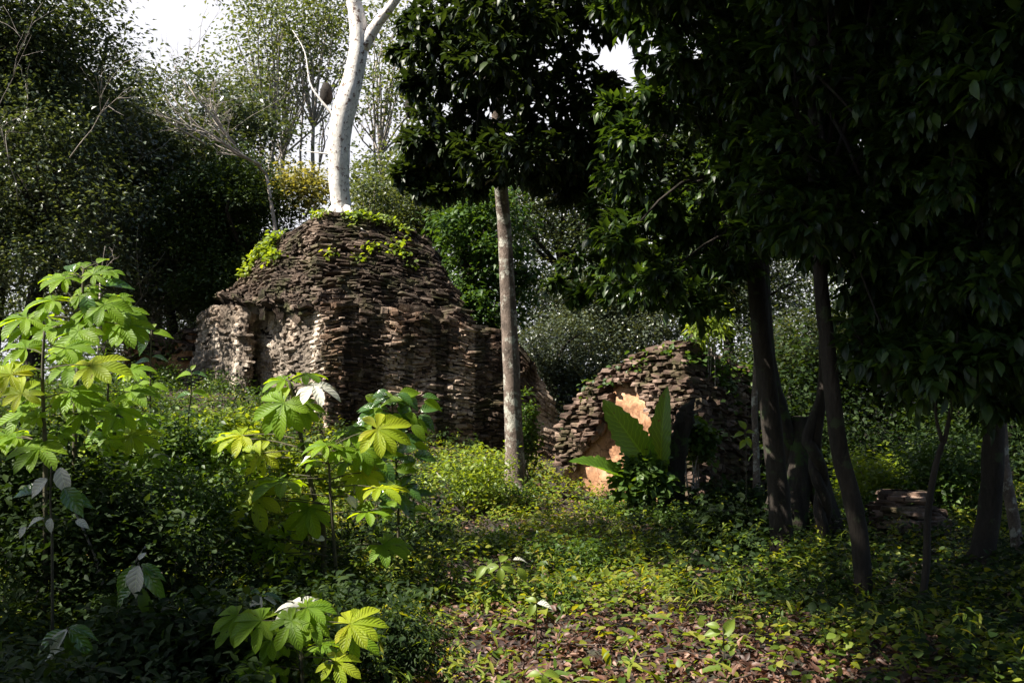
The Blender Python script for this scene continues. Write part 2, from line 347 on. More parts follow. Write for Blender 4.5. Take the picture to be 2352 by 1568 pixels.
# ------------------------------------------------------------------ masonry
SV0 = np.array([[-.5, -.5, -1], [.5, -.5, -1], [.5, .5, -1], [-.5, .5, -1], [-.5, -.5, .5], [.5, -.5, .5], [.5, .5, .5], [-.5, .5, .5],
                [-.40, -.34, 1], [.40, -.34, 1], [.40, .34, 1], [-.40, .34, 1]])
SF0 = np.array([[0, 1, 5, 4], [1, 2, 6, 5], [2, 3, 7, 6], [3, 0, 4, 7], [4, 5, 9, 8], [5, 6, 10, 9], [6, 7, 11, 10], [7, 4, 8, 11], [8, 9, 10, 11]])
class Patch:
    """a surface through a grid of control points; rows run top to bottom"""
    wob = 1.0
    def __init__(s, rows): s.G = np.array([[at(*p) for p in r] for r in rows])
    def P(s, u, v):
        nr, nc = s.G.shape[:2]; a = min(max(u, 0), 1) * (nc - 1); b = min(max(v, 0), 1) * (nr - 1)
        i, j = min(int(a), nc - 2), min(int(b), nr - 2); a -= i; b -= j; G = s.G
        q = (G[j, i] * (1 - a) + G[j, i + 1] * a) * (1 - b) + (G[j + 1, i] * (1 - a) + G[j + 1, i + 1] * a) * b
        w_ = Vector(q)
        return q + s.wob * (.07 * np.array(noise.noise_vector(w_ * .9)) + .07 * np.array(noise.noise_vector(w_ * 2.6)))
    def F(s, u, v):
        e = .015; du = s.P(min(u + e, 1), v) - s.P(max(u - e, 0), v); dv = s.P(u, max(v - e, 0)) - s.P(u, min(v + e, 1))
        x = du / (np.linalg.norm(du) + 1e-9); y = dv / (np.linalg.norm(dv) + 1e-9)
        n = np.cross(x, y); n /= np.linalg.norm(n) + 1e-9
        return x, np.cross(n, x), n
    def face(s, nu=50, nv=50, amp=.06, off=0.0, flip=1, sc=2.2):
        V = np.zeros((nv + 1, nu + 1, 3))
        for j in range(nv + 1):
            for i in range(nu + 1):
                p = s.P(i / nu, j / nv); n = s.F(i / nu, j / nv)[2] * flip
                h = noise.fractal(Vector(p * sc), .9, 2.1, 4) + .5 * noise.noise(Vector(p * sc * 5))
                V[j, i] = p + n * (off + amp * h)
        i = np.arange(nv)[:, None] * (nu + 1) + np.arange(nu)[None]
        F = np.stack([i, i + nu + 1, i + nu + 2, i + 1], -1).reshape(-1, 4)
        return V.reshape(-1, 3), [F], None
    def stones(s, v0, v1, ch, wr, jut, flip=1, skip=0.0, tilt=.15, seed=1, u0=0, u1=1, sag=.03):
        r = random.Random(seed); V = []; 
        hgt = np.linalg.norm(s.P((u0 + u1) / 2, v0) - s.P((u0 + u1) / 2, v1)); nc = max(1, int(hgt / ch))
        for j in range(nc):
            v = v0 + (v1 - v0) * (j + .5) / nc; u = u0 - r.uniform(0, .03)
            while u < u1:
                uu = min(max(u, .02), .98); lu = max(.2, np.linalg.norm(s.P(uu + .02, v) - s.P(uu - .02, v)) / .04)
                wd = r.uniform(*wr) * r.choice([.5, .8, 1, 1, 1.6]); uc = u + .5 * wd / lu; u += wd / lu
                if r.random() < skip or uc > u1 + .01: continue
                vv = v + r.gauss(0, .22) * (v1 - v0) / nc + sag * noise.noise(Vector(s.P(uc, v) * .8))
                p = s.P(uc, vv); x, y, n = s.F(min(max(uc, 0), 1), vv); n = n * flip
                k = SV0.copy() + np.array([[r.gauss(0, .07), r.gauss(0, .10), r.gauss(0, .08)] for _ in range(12)])
                up = y * .6 + np.array([0, 0, .6]); up /= np.linalg.norm(up)
                aa = r.gauss(0, .08); x2 = x * math.cos(aa) + up * math.sin(aa); up2 = up * math.cos(aa) - x * math.sin(aa)
                nn = n + np.array([0, 0, -tilt * r.uniform(.2, 1.6)]) + .15 * x * r.gauss(0, 1); nn /= np.linalg.norm(nn)
                d = r.uniform(*jut) * (1 + .8 * noise.noise(Vector(p * 1.7)))
                hh = ch * r.choice([.6, .8, 1, 1.1, 1.5]) * r.uniform(.85, 1.2)
                W = p + k[:, :1] * wd * 1.02 * x2 + k[:, 1:2] * hh * up2 + k[:, 2:3] * d * nn
                V.append(W)
        V = np.array(V); n_ = len(V); F = (SF0[None] + (np.arange(n_) * 12).reshape(-1, 1, 1)).reshape(-1, 4)
        if flip * 1 < 0: F = F[:, ::-1]
        return V.reshape(-1, 3), [F], None

base = at(860, 1100, 19); base[2] = ground_z(base[0], base[1])
ruin = empty('ruined_temple', base, 'large ruined stone temple with a steep rubble roof and a white tree on top', 'ruin')
def dr(x, o=0): return 17.2 + max(0, x - 750) / 540 * 1.25 + o          # distance along the long side
RT = Patch([[(742, 492, 18.9), (830, 500, dr(830, 1.6)), (905, 522, dr(905, 1.5)), (975, 552, dr(975, 1.5)), (1002, 585, dr(1002, 1.5))],
            [(735, 600, 18.2), (840, 605, dr(840, .9)), (930, 620, dr(930, .9)), (1010, 640, dr(1010, .9)), (1035, 665, dr(1035, 1.0))],
            [(735, 705, 17.6), (850, 710, dr(850, .4)), (955, 718, dr(955, .4)), (1035, 735, dr(1035, .4)), (1095, 750, dr(1095, .45))]])
RW = Patch([[(742, 700, 17.45), (860, 706, dr(860, .2)), (970, 718, dr(970, .2)), (1080, 745, dr(1080, .2)), (1170, 775, dr(1170, .2)), (1236, 852, dr(1236, .15))],
            [(750, 860, 17.25), (880, 865, dr(880, .1)), (990, 870, dr(990, .1)), (1110, 880, dr(1110, .1)), (1210, 890, dr(1210, .1)), (1270, 940, dr(1270, .1))],
            [(760, 1085, 17.15), (890, 1085, dr(890)), (1010, 1082, dr(1010)), (1140, 1075, dr(1140)), (1230, 1068, dr(1230)), (1300, 1066, dr(1300))]])
LT = Patch([[(742, 492, 18.9), (710, 500, 19.1), (660, 530, 19.5), (615, 575, 20), (592, 605, 20.3)],
            [(735, 600, 18.2), (700, 600, 18.6), (640, 600, 19.2), (590, 630, 19.8), (550, 655, 20.3)],
            [(735, 705, 17.5), (690, 715, 17.9), (620, 705, 18.7), (560, 695, 19.5), (508, 692, 20.3)]])
LW = Patch([[(745, 700, 17.6), (700, 712, 18.0), (652, 712, 18.5), (640, 712, 19.4), (585, 705, 20.2), (575, 705, 19.4), (500, 705, 20.0), (470, 725, 20.3)],
            [(752, 860, 17.4), (705, 865, 17.9), (655, 862, 18.4), (640, 862, 19.3), (582, 852, 20.1), (568, 850, 19.3), (500, 840, 19.9), (436, 830, 20.3)],
            [(760, 1065, 17.2), (710, 1060, 17.7), (660, 1050, 18.3), (640, 1045, 19.2), (580, 1030, 20.0), (560, 1025, 19.2), (500, 1000, 19.9), (425, 985, 20.3)]])
BK = Patch([[(592, 605, 20.3), (742, 492, 19.6), (905, 522, 20.4), (985, 600, 19.5)],
            [(470, 725, 20.4), (742, 700, 23), (965, 722, 23), (1130, 850, 19.1)],
            [(425, 1000, 20.4), (760, 1000, 24), (1010, 1000, 23), (1262, 1080, 19.0)]])
tops = Patch([[(742, 492, 18.9), (905, 522, 19.6), (1002, 585, 20.3)], [(735, 498, 19.6), (905, 520, 20.4), (1002, 583, 20.4)]])
mk('core', [RT.face(), RW.face(60, 50, .05), LT.face(flip=-1), LW.face(90, 50, .03, flip=-1), BK.face(24, 24, .05, flip=-1)], M['core'], ruin)
mk('roof', [RT.stones(0, 1, .038, (.08, .26), (.02, .10), tilt=.28, seed=2, skip=.04),
            LT.stones(0, 1, .037, (.07, .22), (.02, .10), flip=-1, tilt=.28, seed=3, skip=.04),
            LT.stones(.93, 1.04, .06, (.12, .3), (.10, .26), flip=-1, tilt=.2, seed=13),
            RT.stones(-.01, .05, .06, (.1, .3), (.05, .15), tilt=.0, seed=14)], M['roof_stone'], ruin, False)
mk('front_wall', [RW.face(110, 90, .045, -.015, sc=3.2), RW.stones(0, 1, .045, (.08, .22), (.02, .08), tilt=.2, seed=4, skip=.12),
                  RW.stones(-.03, .07, .07, (.1, .3), (.05, .15), tilt=.2, seed=15)], M['wall_stone'], ruin, False)
mk('end_wall', [LW.face(170, 90, .06, .03, flip=-1, sc=3.0), LW.stones(0, 1, .045, (.08, .24), (.02, .085), flip=-1, tilt=.2, seed=5, skip=.4)], M['wall_lime'], ruin, False)
# low footing below the walls, set back, with a dark opening at the right end
FT = Patch([[(425, 985, 20.6), (590, 1030, 19.9), (760, 1062, 17.6), (1010, 1060, 18.4), (1200, 1060, 18.9)],
            [(425, 1090, 20.6), (590, 1120, 19.9), (760, 1180, 17.7), (1010, 1160, 18.4), (1200, 1150, 18.9)]])
mk('footing', [FT.face(80, 16, .05), FT.stones(0, 1, .11, (.2, .5), (.05, .15), tilt=.1, seed=6)], M['core'], ruin, False)
OP = Patch([[(1200, 1058, 20.2), (1300, 1060, 20.6)], [(1200, 1160, 20.2), (1300, 1160, 20.6)]])
JB = Patch([[(1185, 1050, 18.6), (1225, 1052, 18.7)], [(1185, 1150, 18.6), (1215, 1150, 18.7)]])
mk('doorway_jamb', [JB.face(8, 20, .03), JB.stones(0, 1, .12, (.15, .3), (.05, .12), seed=7)], M['wall_stone'], ruin, False)
BW = Patch([[(1190, 1040, 21), (1340, 1040, 21)], [(1190, 1180, 21), (1340, 1180, 21)]])
mk('doorway_back_wall', [BW.face(12, 10, .03)], M['core'], ruin, False)

b2 = at(400, 960, 22); b2[2] = ground_z(b2[0], b2[1])
wall2 = empty('ruined_wall', b2, 'low reddish plastered wall fragment just left of the large temple', 'wall')
W2 = Patch([[(452, 758, 21.6), (420, 762, 21.9), (385, 790, 22.2), (330, 770, 22.4), (290, 790, 22.8)],
            [(450, 860, 21.6), (420, 860, 21.9), (380, 870, 22.2), (330, 870, 22.4), (280, 880, 22.8)],
            [(450, 990, 21.6), (420, 990, 21.9), (380, 990, 22.2), (330, 990, 22.4), (280, 990, 22.8)]])
mk('plaster_face', [W2.face(50, 40, .05, flip=-1)], M['plaster'], wall2, False)
mk('rubble', [W2.stones(-.05, .22, .08, (.12, .35), (.08, .2), flip=-1, seed=8), W2.stones(.2, 1, .1, (.15, .4), (.03, .1), flip=-1, seed=9, skip=.75)], M['small_stone'], wall2, False)

b3 = at(1500, 1130, 15.8); b3[2] = ground_z(b3[0], b3[1])
vault = empty('ruined_vault', b3, 'small ruined stone vault, broken open at one end, showing orange plaster inside', 'ruin')
DG = lambda x: 16.6 - (x - 1275) / 325 * 1.7                    # depth of the broken end
outer = [(1268, 1068), (1276, 1030), (1287, 975), (1325, 905), (1400, 850), (1480, 805), (1562, 778), (1584, 850), (1592, 950), (1604, 1160)]
inner = [(1322, 1074), (1330, 1035), (1358, 1000), (1390, 962), (1404, 880), (1462, 880), (1482, 918), (1506, 972), (1536, 1054), (1552, 1160)]
lean = lambda y: max(0, (930 - y)) / 150 * .75                   # the roof leans back
def gp(x, y, o=0): return (x, y, DG(x) + lean(y) + o)
mids = [((a[0] + b[0]) / 2, (a[1] + b[1]) / 2) for a, b in zip(outer, inner)]
GA = Patch([[gp(*p) for p in outer], [gp(*p) for p in mids], [gp(*p, .0) for p in inner]])
# masonry of the broken end: horizontal courses inside the outline
def inside(poly, x, y):
    c = False; n = len(poly)
    for i in range(n):
        x1, y1 = poly[i]; x2, y2 = poly[(i + 1) % n]
        if (y1 > y) != (y2 > y) and x < (x2 - x1) * (y - y1) / (y2 - y1) + x1: c = not c
    return c
ring = outer + inner[::-1]
GP = Patch([[gp(1270, 770), gp(1435, 770), gp(1610, 770)], [gp(1270, 930), gp(1435, 930), gp(1610, 930)], [gp(1270, 1160), gp(1435, 1160), gp(1610, 1160)]])
def gable_stones(seed):
    r = random.Random(seed); V = []; y = 782
    while y < 1160:
        x = 1268 + r.uniform(0, 10)
        while x < 1612:
            wpx = r.uniform(10, 32); xc = x + wpx / 2; x += wpx
            yy = y + r.gauss(0, 2) + 5 * noise.noise(Vector((xc * .02, y * .02, 0)))
            if not inside(ring, xc, yy): continue
            d = DG(xc) + lean(yy); P_ = at(xc, yy, d)
            xd = at(xc + 5, yy, DG(xc + 5) + lean(yy)) - P_; xd /= np.linalg.norm(xd)
            n = np.cross(xd, [0, 0, 1]); 
            k = SV0.copy() + np.array([[r.gauss(0, .06), r.gauss(0, .10), r.gauss(0, .08)] for _ in range(12)])
            aa = r.gauss(0, .09); upv = np.array([0, 0, 1.]); x2 = xd * math.cos(aa) + upv * math.sin(aa); u2 = upv * math.cos(aa) - xd * math.sin(aa)
            nn = n + np.array([0, 0, -.2 * r.random()]); jt = r.uniform(.04, .17) * (1.3 if yy < 900 else .8)
            V.append(P_ + k[:, :1] * wpx / RES * d * 1.02 * x2 + k[:, 1:2] * r.uniform(.038, .075) * u2 + k[:, 2:3] * jt * nn)
        y += 7.6
    V = np.array(V); F = (SF0[None] + (np.arange(len(V)) * 12).reshape(-1, 1, 1)).reshape(-1, 4)
    return V.reshape(-1, 3), [F], None
# reveal: the inner outline carried back into the vault
REV = Patch([[gp(*p) for p in inner], [gp(*p, .1) for p in inner], [gp(*p, .3) for p in inner]])
mk('broken_end', [gable_stones(21), GA.face(60, 12, .03, -.04, flip=1), REV.face(60, 10, .03, flip=1), REV.stones(0, .3, .05, (.10, .2), (.02, .05), flip=1, seed=23)], M['small_stone'], vault, False)
SD = Patch([[(1562, 780, 15.75), (1640, 808, 16.4), (1700, 842, 17), (1738, 880, 17.6)],
            [(1590, 935, 14.95), (1645, 945, 15.7), (1695, 955, 16.4), (1742, 965, 17.1)],
            [(1604, 1170, 14.9), (1645, 1175, 15.6), (1695, 1175, 16.3), (1748, 1175, 17.0)]])
mk('side_wall', [SD.face(50, 60, .05), SD.stones(0, 1, .06, (.1, .28), (.05, .16), tilt=.25, seed=24, skip=.06)], M['small_stone'], vault, False)
# inner plastered vault face seen through the opening
_yl = [868, 884, 962, 1000, 1035, 1080, 1180]; _xl = [1402, 1400, 1374, 1338, 1312, 1296, 1300]; _xr = [1476, 1474, 1504, 1518, 1530, 1548, 1568]
IN = Patch([[gp(np.interp(y, _yl, _xl) * (1 - k) + np.interp(y, _yl, _xr) * k, y, .13) for k in (0, .33, .66, 1)] for y in (870, 890, 930, 970, 1000, 1035, 1080, 1130, 1180)]); IN.wob = .5
mk('plastered_inner_wall', [IN.face(70, 60, .03, sc=1.6)], M['plaster'], vault, True)
BK2 = Patch([[(1562, 780, 15.9), (1738, 880, 17.7)], [(1500, 800, 18.5), (1700, 900, 20)], [(1300, 1060, 19), (1700, 1160, 20.4)]])
BK3 = Patch([[(1290, 975, 16.7), (1562, 778, 15.9)], [(1300, 1000, 18.9), (1500, 800, 18.5)], [(1300, 1160, 19), (1500, 1160, 19.5)]])
mk('rear_shell', [BK2.face(12, 12, .04, flip=-1), BK3.face(12, 12, .04, flip=-1)], M['core'], vault, False)

# small rubble mound at the right
b4 = at(2080, 1262, 11.2); b4[2] = ground_z(b4[0], b4[1]) - .05
def mound(c, rx, ry, h, ch, seed):
    r = random.Random(seed); V = []; L = int(h / ch)
    for j in range(L):
        z = j * ch; k = math.sqrt(max(0, 1 - (z / h) ** 1.6)); per = int(2 * math.pi * max(rx, ry) * k / .16) + 3
        for q in range(per):
            a = 2 * math.pi * (q + r.random() * .4) / per; n = np.array([math.cos(a), math.sin(a), 0]); x = np.array([-math.sin(a), math.cos(a), 0])
            k2 = k * r.uniform(.86, 1.1) + .08 * math.sin(a * 3 + 1); p = c + np.array([math.cos(a) * rx * k2, math.sin(a) * ry * k2, z + r.gauss(0, .02)])
            kk = SV0 + np.array([[r.gauss(0, .08), r.gauss(0, .1), r.gauss(0, .08)] for _ in range(12)])
            V.append(p + kk[:, :1] * r.uniform(.12, .26) * x + kk[:, 1:2] * ch * r.uniform(.7, 1.2) * np.array([0, 0, 1.]) + kk[:, 2:3] * r.uniform(.05, .12) * n)
    for q in range(14):
        a = r.random() * 6.28; rr = r.random() * .4; p = c + np.array([math.cos(a) * rx * rr, math.sin(a) * ry * rr, h * .93])
        V.append(p + SV0 @ np.array([[.2, 0, 0], [0, .16, 0], [0, 0, .05]]))
    V = np.array(V); F = (SF0[None] + (np.arange(len(V)) * 12).reshape(-1, 1, 1)).reshape(-1, 4)
    return V.reshape(-1, 3), [F], None
o = mk('rubble_mound', [mound(b4, .42, .5, .62, .055, 3)], M['small_stone'], None, False)
tag(o, 'low round mound of layered stones on the ground at right, behind the thin dark tree', 'stone mound')

# ------------------------------------------------------------------ foliage builders
def leaves_at(centres, sig, per, leaf, T, flat=.6, droop=.15, outward=None, upn=1.0):
    C = np.repeat(centres, per, axis=0); S = np.repeat(np.broadcast_to(sig, (len(centres),)), per)[:, None]
    off = rng.normal(size=C.shape) * S * np.array([1, 1, flat]); P_ = C + off
    d = rdir(len(P_)) * .9 + off / (S + 1e-6) * .35; d[:, 2] = d[:, 2] * .5 - droop
    n = rdir(len(P_)) * .75 + np.array([0, 0, upn])
    s = leaf * rng.uniform(.6, 1.35, len(P_))
    return cloud(T, P_, d, n, s)
def whorls(tips, dirs, per, leaf, T, droop=.35):
    """leaves radiating from twig ends"""
    n = len(tips); P_ = np.repeat(tips, per, axis=0); D0 = np.repeat(dirs, per, axis=0)
    P_ = P_ - D0 * rng.uniform(0, leaf * 1.3, (len(P_), 1))
    r = rdir(len(P_)); d = r - (r * D0).sum(1, keepdims=True) * D0 * .8 + D0 * .75; d[:, 2] -= droop
    nn = rdir(len(P_)) * .35 + np.array([0, 0, 1.0])
    return cloud(T, P_, d, nn, leaf * rng.uniform(.65, 1.25, len(P_)))
def ell(c, r, n, shell=.5):
    u = rdir(n) * (rng.uniform(0, 1, (n, 1)) ** shell); return np.array(c) + u * np.array(r)
TREE = []
def limbs(start, targets, r0, rnd, k=8):
    out = []
    for tgt in targets[:k]:
        s = np.array(start); mid = (s + tgt) / 2 + np.array([rnd.gauss(0, .2), rnd.gauss(0, .2), rnd.uniform(-.1, .4)])
        out.append(tube([s, mid, tgt], [r0, r0 * .6, r0 * .15], 5, sub=3))
    return out
def tree(name, label, crown_c, crown_r, trunk_r, mat, bark, nc=60, per=60, leaf=.13, sig=.5, T=LS, base=None, group=None, seed=0, flat=.55, cat='tree', shell=.5):
    rnd = random.Random(seed); c = np.array(crown_c)
    if base is None: base = np.array([c[0] + rnd.uniform(-.5, .5), c[1], 0])
    base = np.array([base[0], base[1], float(ground_z(base[0], base[1])) - .1])
    o = empty(name, base, label, cat, group)
    top = c + np.array([0, 0, crown_r[2] * .3])
    m1 = base * .6 + top * .4 + np.array([rnd.gauss(0, .25), rnd.gauss(0, .2), 0]); m2 = base * .3 + top * .7 + np.array([rnd.gauss(0, .3), rnd.gauss(0, .2), 0])
    C = ell(c, crown_r, nc, shell)
    parts = [tube([base, m1, m2, top], [trunk_r, trunk_r * .8, trunk_r * .6, trunk_r * .15], 8, .06, seed, sub=5)] + limbs(m2, C[:14], trunk_r * .4, rnd, 14)
    mk('trunk', parts, bark, o)
    mk('crown', [leaves_at(C, sig, per, leaf, T, flat)], mat, o); TREE.append(o)
    if name == 'forest_tree' and c[0] < -5:
        bo = []
        for q_ in range(7):
            s0 = c + np.array([rnd.uniform(-.7, .7) * crown_r[0], -crown_r[1] * rnd.uniform(.6, 1.0), rnd.uniform(-.7, .5) * crown_r[2]])
            twigs(bo, s0, (rnd.uniform(-1, 1), -.25, rnd.uniform(.1, .9)), rnd.uniform(.9, 1.8), .014, 2, rnd, .6, .1)
        mk('branches', bo, M['twig'], o)
    return o

# ------------------------------------------------------------------ background trees (px, py, depth of crown centre; radii in metres)
def bt(label, px, py, d, r, mat, name='forest_tree', **kw):
    kw.setdefault('bark', M['dark_bark']); tr = kw.pop('tr', .18)
    return tree(name, label, at(px, py, d), r, tr, M[mat], kw.pop('bark'), **kw)
bt('tall dark leafy tree filling the top left corner', 30, 130, 22, (2.2, 2.2, 2.9), 'far', nc=135, per=302, leaf=0.125, sig=0.44, seed=1)
bt('dark tree low against the left edge, behind the lit saplings', 40, 480, 20, (2.6, 2.0, 2.4), 'far', nc=105, per=285, leaf=0.101, sig=0.40, seed=2)
bt('tree with a domed crown below the open sky at upper left', 400, 350, 27, (2.9, 2.5, 2.5), 'far', nc=135, per=337, leaf=0.133, sig=0.44, seed=3)
bt('grey green glossy tree left of centre, under the bare branches', 260, 470, 25, (3.2, 2.4, 2.9), 'farblue', nc=135, per=337, leaf=0.117, sig=0.44, seed=4)
bt('dense rounded dark green tree directly left of the temple roof', 520, 520, 23, (1.75, 1.5, 1.75), 'round', nc=135, per=264, leaf=.10, sig=0.26, seed=5, name='rounded_tree')
bt('low dark tree between the rounded tree and the left saplings', 380, 650, 24, (2.0, 1.6, 1.7), 'farblue', nc=90, per=285, leaf=0.086, sig=0.36, seed=6)
bt('small green tree touching the left slope of the temple', 500, 660, 22, (.9, .8, .7), 'round', nc=60, per=161, leaf=.09, sig=0.22, seed=7, name='small_tree')
for (px, py, d, r, ba, lab, sd_) in [
        (620, 90, 31, (1.5, 1.8, 2.6), 590, 'slender airy tree with thin pale stem, nearest the open sky', 11),
        (660, 160, 33, (2.0, 1.8, 3.0), 650, 'slender airy tree with light leaves, midway between open sky and white trunk', 12),
        (760, 60, 32, (1.8, 1.8, 2.4), 700, 'airy tree whose leaves show just left of the white trunk', 13),
        (920, 160, 30, (1.6, 1.8, 2.8), 880, 'airy tree directly right of the white trunk', 14)]:
    c_ = at(px, py, d); b_ = at(ba, 700, d + .5)
    tree('slender_tree', lab, c_, r, .10, M['airy'], M['pale_bark'], nc=50, per=75, leaf=.145, sig=.5, base=b_, seed=sd_, shell=.4)
    e_ = []; rs_ = random.Random(sd_)
    for q_ in range(3): twigs(e_, at(ba + rs_.uniform(-15, 15), 420 + 40 * q_, d + .3), (rs_.uniform(-.5, .5), 0, 1.6), 3.6, .05, 2, rs_, .35, .25)
    mk('limb', e_, M['pale_bark'], TREE[-1])
bt('bushy tree of small leaves right of the white trunk, above the temple roof', 960, 440, 26, (1.9, 1.5, 1.7), 'airy', nc=90, per=138, leaf=.11, sig=0.32, seed=15)
bt('bright green feathery tree between the temple roof and the pale straight trunk', 1110, 590, 22, (1.15, 1.1, 1.75), 'fern', nc=75, per=130, leaf=.12, T=LO, sig=.2, seed=16, name='feathery_tree')
bt('dark tree behind the pale straight trunk, right of the feathery tree', 1300, 470, 27, (2.0, 1.7, 1.8), 'far', nc=75, per=213, leaf=0.101, sig=0.36, seed=17)
bt('grey green tree above the small vault', 1400, 720, 26, (2.3, 1.8, 1.6), 'farblue', nc=120, per=302, leaf=0.086, sig=0.34, seed=18)
bt('dark tree between the large temple and the small vault', 1290, 860, 24, (1.3, 1.0, 1.4), 'farblue', nc=75, per=266, leaf=0.078, sig=0.28, seed=19)
bt('pale sunlit tree seen between the two dark trunks right of the vault', 1850, 850, 22, (1.2, 1.2, 1.3), 'airy', nc=75, per=172, leaf=.10, sig=0.26, seed=20)
bt('dark tree behind the vault at its right end', 1700, 620, 25, (1.8, 1.6, 1.6), 'far', nc=75, per=230, leaf=0.101, sig=0.36, seed=21)
bt('dark leafy tree filling the gap between the straight trunk\'s crown and the right hand canopy', 1570, 330, 19, (1.2, 1.2, 1.6), 'dark', nc=70, per=130, leaf=.13, T=LO, sig=.36, seed=24)
bt('dark tree in the deep shade far right', 2250, 700, 22, (2.6, 1.8, 3.2), 'dark', nc=120, per=184, leaf=.14, sig=0.40, seed=22)
bt('dark tree in the shade between the right trunks', 2030, 800, 24, (2.2, 1.8, 2.4), 'dark', nc=105, per=184, leaf=.13, sig=0.40, seed=23)
def shrub(name, label, px, py, d, r, mat, nc=30, per=90, leaf=.08, sig=.18, T=LS, group=None, cat='shrub', stems=5, droop=.1):
    c = at(px, py, d); b = np.array([c[0], c[1], float(ground_z(c[0], c[1]))])
    o = empty(name, b, label, cat, group); rnd = random.Random(int(px * 7 + py))
    C = ell(c, r, nc); out = []
    for tgt in C[:stems]:
        out.append(tube([b + np.array([rnd.gauss(0, .05), rnd.gauss(0, .05), -.05]), (b + tgt) / 2 + np.array([rnd.gauss(0, .06), rnd.gauss(0, .06), 0]), tgt], [.018, .012, .005], 5, sub=3))
    mk('stem', out, M['twig'], o); mk('foliage', [leaves_at(C, sig, per, leaf, T, .7, droop)], M[mat], o); return o
shrub('shrub', 'pale yellow shrub left of the white trunk behind the temple top', 700, 432, 23, (.75, .6, .42), 'yellow', 34, 70, .11, .22)
shrub('shrub', 'yellowish shrub right of the white trunk base', 850, 445, 24, (.6, .5, .45), 'airy', 24, 60, .10, .22)
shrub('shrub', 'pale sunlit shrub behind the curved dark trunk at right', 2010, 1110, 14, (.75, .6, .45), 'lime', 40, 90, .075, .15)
shrub('shrub', 'pale sunlit shrub left of the leaning trunk at far right', 2190, 1090, 13, (.55, .5, .5), 'bush', 40, 90, .08, .15)
# deep wood behind everything
CS = []
for k in range(430):
    px = rng.uniform(-250, 2600); d = rng.uniform(30, 42); top = 470 if px > 1100 else 400
    if px < 230: top = 140
    if px > 1650: top = 560
    if 540 < px < 780: top = 640
    CS.append(at(px, rng.uniform(top, 940), d))
CS = np.array(CS)
tag(mk('far_forest', [leaves_at(CS, .95, 420, .19, LS, .8)], M['far']), 'dark dense wood behind the ruins, seen through the gaps between trees', 'forest', kind='stuff')

def mass(name, label, boxes, mat, leaf, sig, per):
    C = np.concatenate([np.array([[rng.uniform(x0, x1), y_, rng.uniform(0, h)] for y_ in rng.uniform(y0, y1, n)]) for (x0, x1, y0, y1, h, n) in boxes])
    C[:, 2] = C[:, 2] * (.6 + .4 * np.sin(C[:, 0] * 1.7)) + ground_z(C[:, 0], C[:, 1])
    tag(mk(name, [leaves_at(C, sig, per, leaf, LS, .8)], M[mat]), label, 'undergrowth', kind='stuff')
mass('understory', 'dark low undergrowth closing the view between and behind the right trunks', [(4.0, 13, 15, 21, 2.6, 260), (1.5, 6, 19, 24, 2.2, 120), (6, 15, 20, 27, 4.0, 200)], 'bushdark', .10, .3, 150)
mass('thicket', 'thicket of low green growth on the slope between the left saplings and the temple', [(-9, -3.6, 11, 17, .55, 260), (-13, -7, 16, 23, 2.0, 160), (-4, .6, 14.5, 16.6, .22, 50), (-8.5, -3.4, 16.5, 21, .28, 190)], 'bush', .06, .16, 110)
cl = []
for k in range(48):
    yy = rng.uniform(7.5, 14); xx = rng.uniform(-.35, .34) * yy
    if abs(xx - .8) < 1.1 and yy < 9: continue
    cl.append((xx, xx + rng.uniform(.3, .9), yy, yy + rng.uniform(.3, .7), rng.uniform(.15, .42), 16))
mass('weed_clumps', 'taller clumps of leafy weeds standing out of the ground cover', cl, 'bush', .055, .09, 70)
# bare branches hanging in front of the upper left trees
b5 = at(612, 400, 22); g5 = np.array([b5[0] + .6, b5[1], float(ground_z(b5[0] + .6, b5[1])) - .1])
o = empty('dead_tree', g5, 'leafless grey tree with bare twigs spreading left above the rounded tree', 'tree')
out = [tube([g5, g5 * .5 + b5 * .5 + np.array([.1, 0, 0]), b5], [.06, .05, .035], 7, sub=4)]; rnd = random.Random(5)
twigs(out, b5, at(560, 340, 21.6) - b5, 1.5, .035, 4, rnd, .5, .05); twigs(out, at(600, 380, 21.8), at(470, 330, 21.4) - at(600, 380, 21.8), 1.7, .03, 4, rnd, .5, .1)
twigs(out, at(540, 330, 21.7), at(420, 240, 21.4) - at(540, 330, 21.7), 1.5, .028, 4, rnd, .5, .1)
twigs(out, at(470, 330, 21.4), at(380, 270, 21) - at(470, 330, 21.4), 1.2, .022, 3, rnd, .6, .05)
mk('branches', out, M['twig'], o)
b6 = at(230, 640, 18); g6 = np.array([b6[0], b6[1], float(ground_z(b6[0], b6[1])) - .1])
o = empty('dead_sapling', g6, 'thin leafless grey sapling rising behind the lit saplings at left', 'tree')
out = [tube([g6, b6], [.03, .015], 5)]; twigs(out, b6, (.2, 0, 1), .6, .012, 3, rnd, .6, .1); mk('branches', out, M['twig'], o)

# ------------------------------------------------------------------ principal trunks
def trunk_obj(o, pts, mat, sides=14, rough=.08, seed=1, extra=(), name='trunk', sub=5):
    P_ = [at(x, y, d) for x, y, d, w in pts]; R = [w / RES * d / 2 for x, y, d, w in pts]
    return mk(name, [tube(P_, R, sides, rough, seed, sub)] + list(extra), mat, o)
def tree_root(name, label, px, d, cat='tree'):
    p = at(px, 1000, d); z = float(ground_z(p[0], p[1])); return empty(name, (p[0], p[1], z - .05), label, cat)
def gpx(px, d):                # picture row where the ground lies at this column and distance
    p = at(px, 1000, d); z = float(ground_z(p[0], p[1])) - .06
    lo, hi = 700.0, 2200.0
    for _ in range(40):
        mid = (lo + hi) / 2
        if at(px, mid, d)[2] > z: lo = mid
        else: hi = mid
    return lo
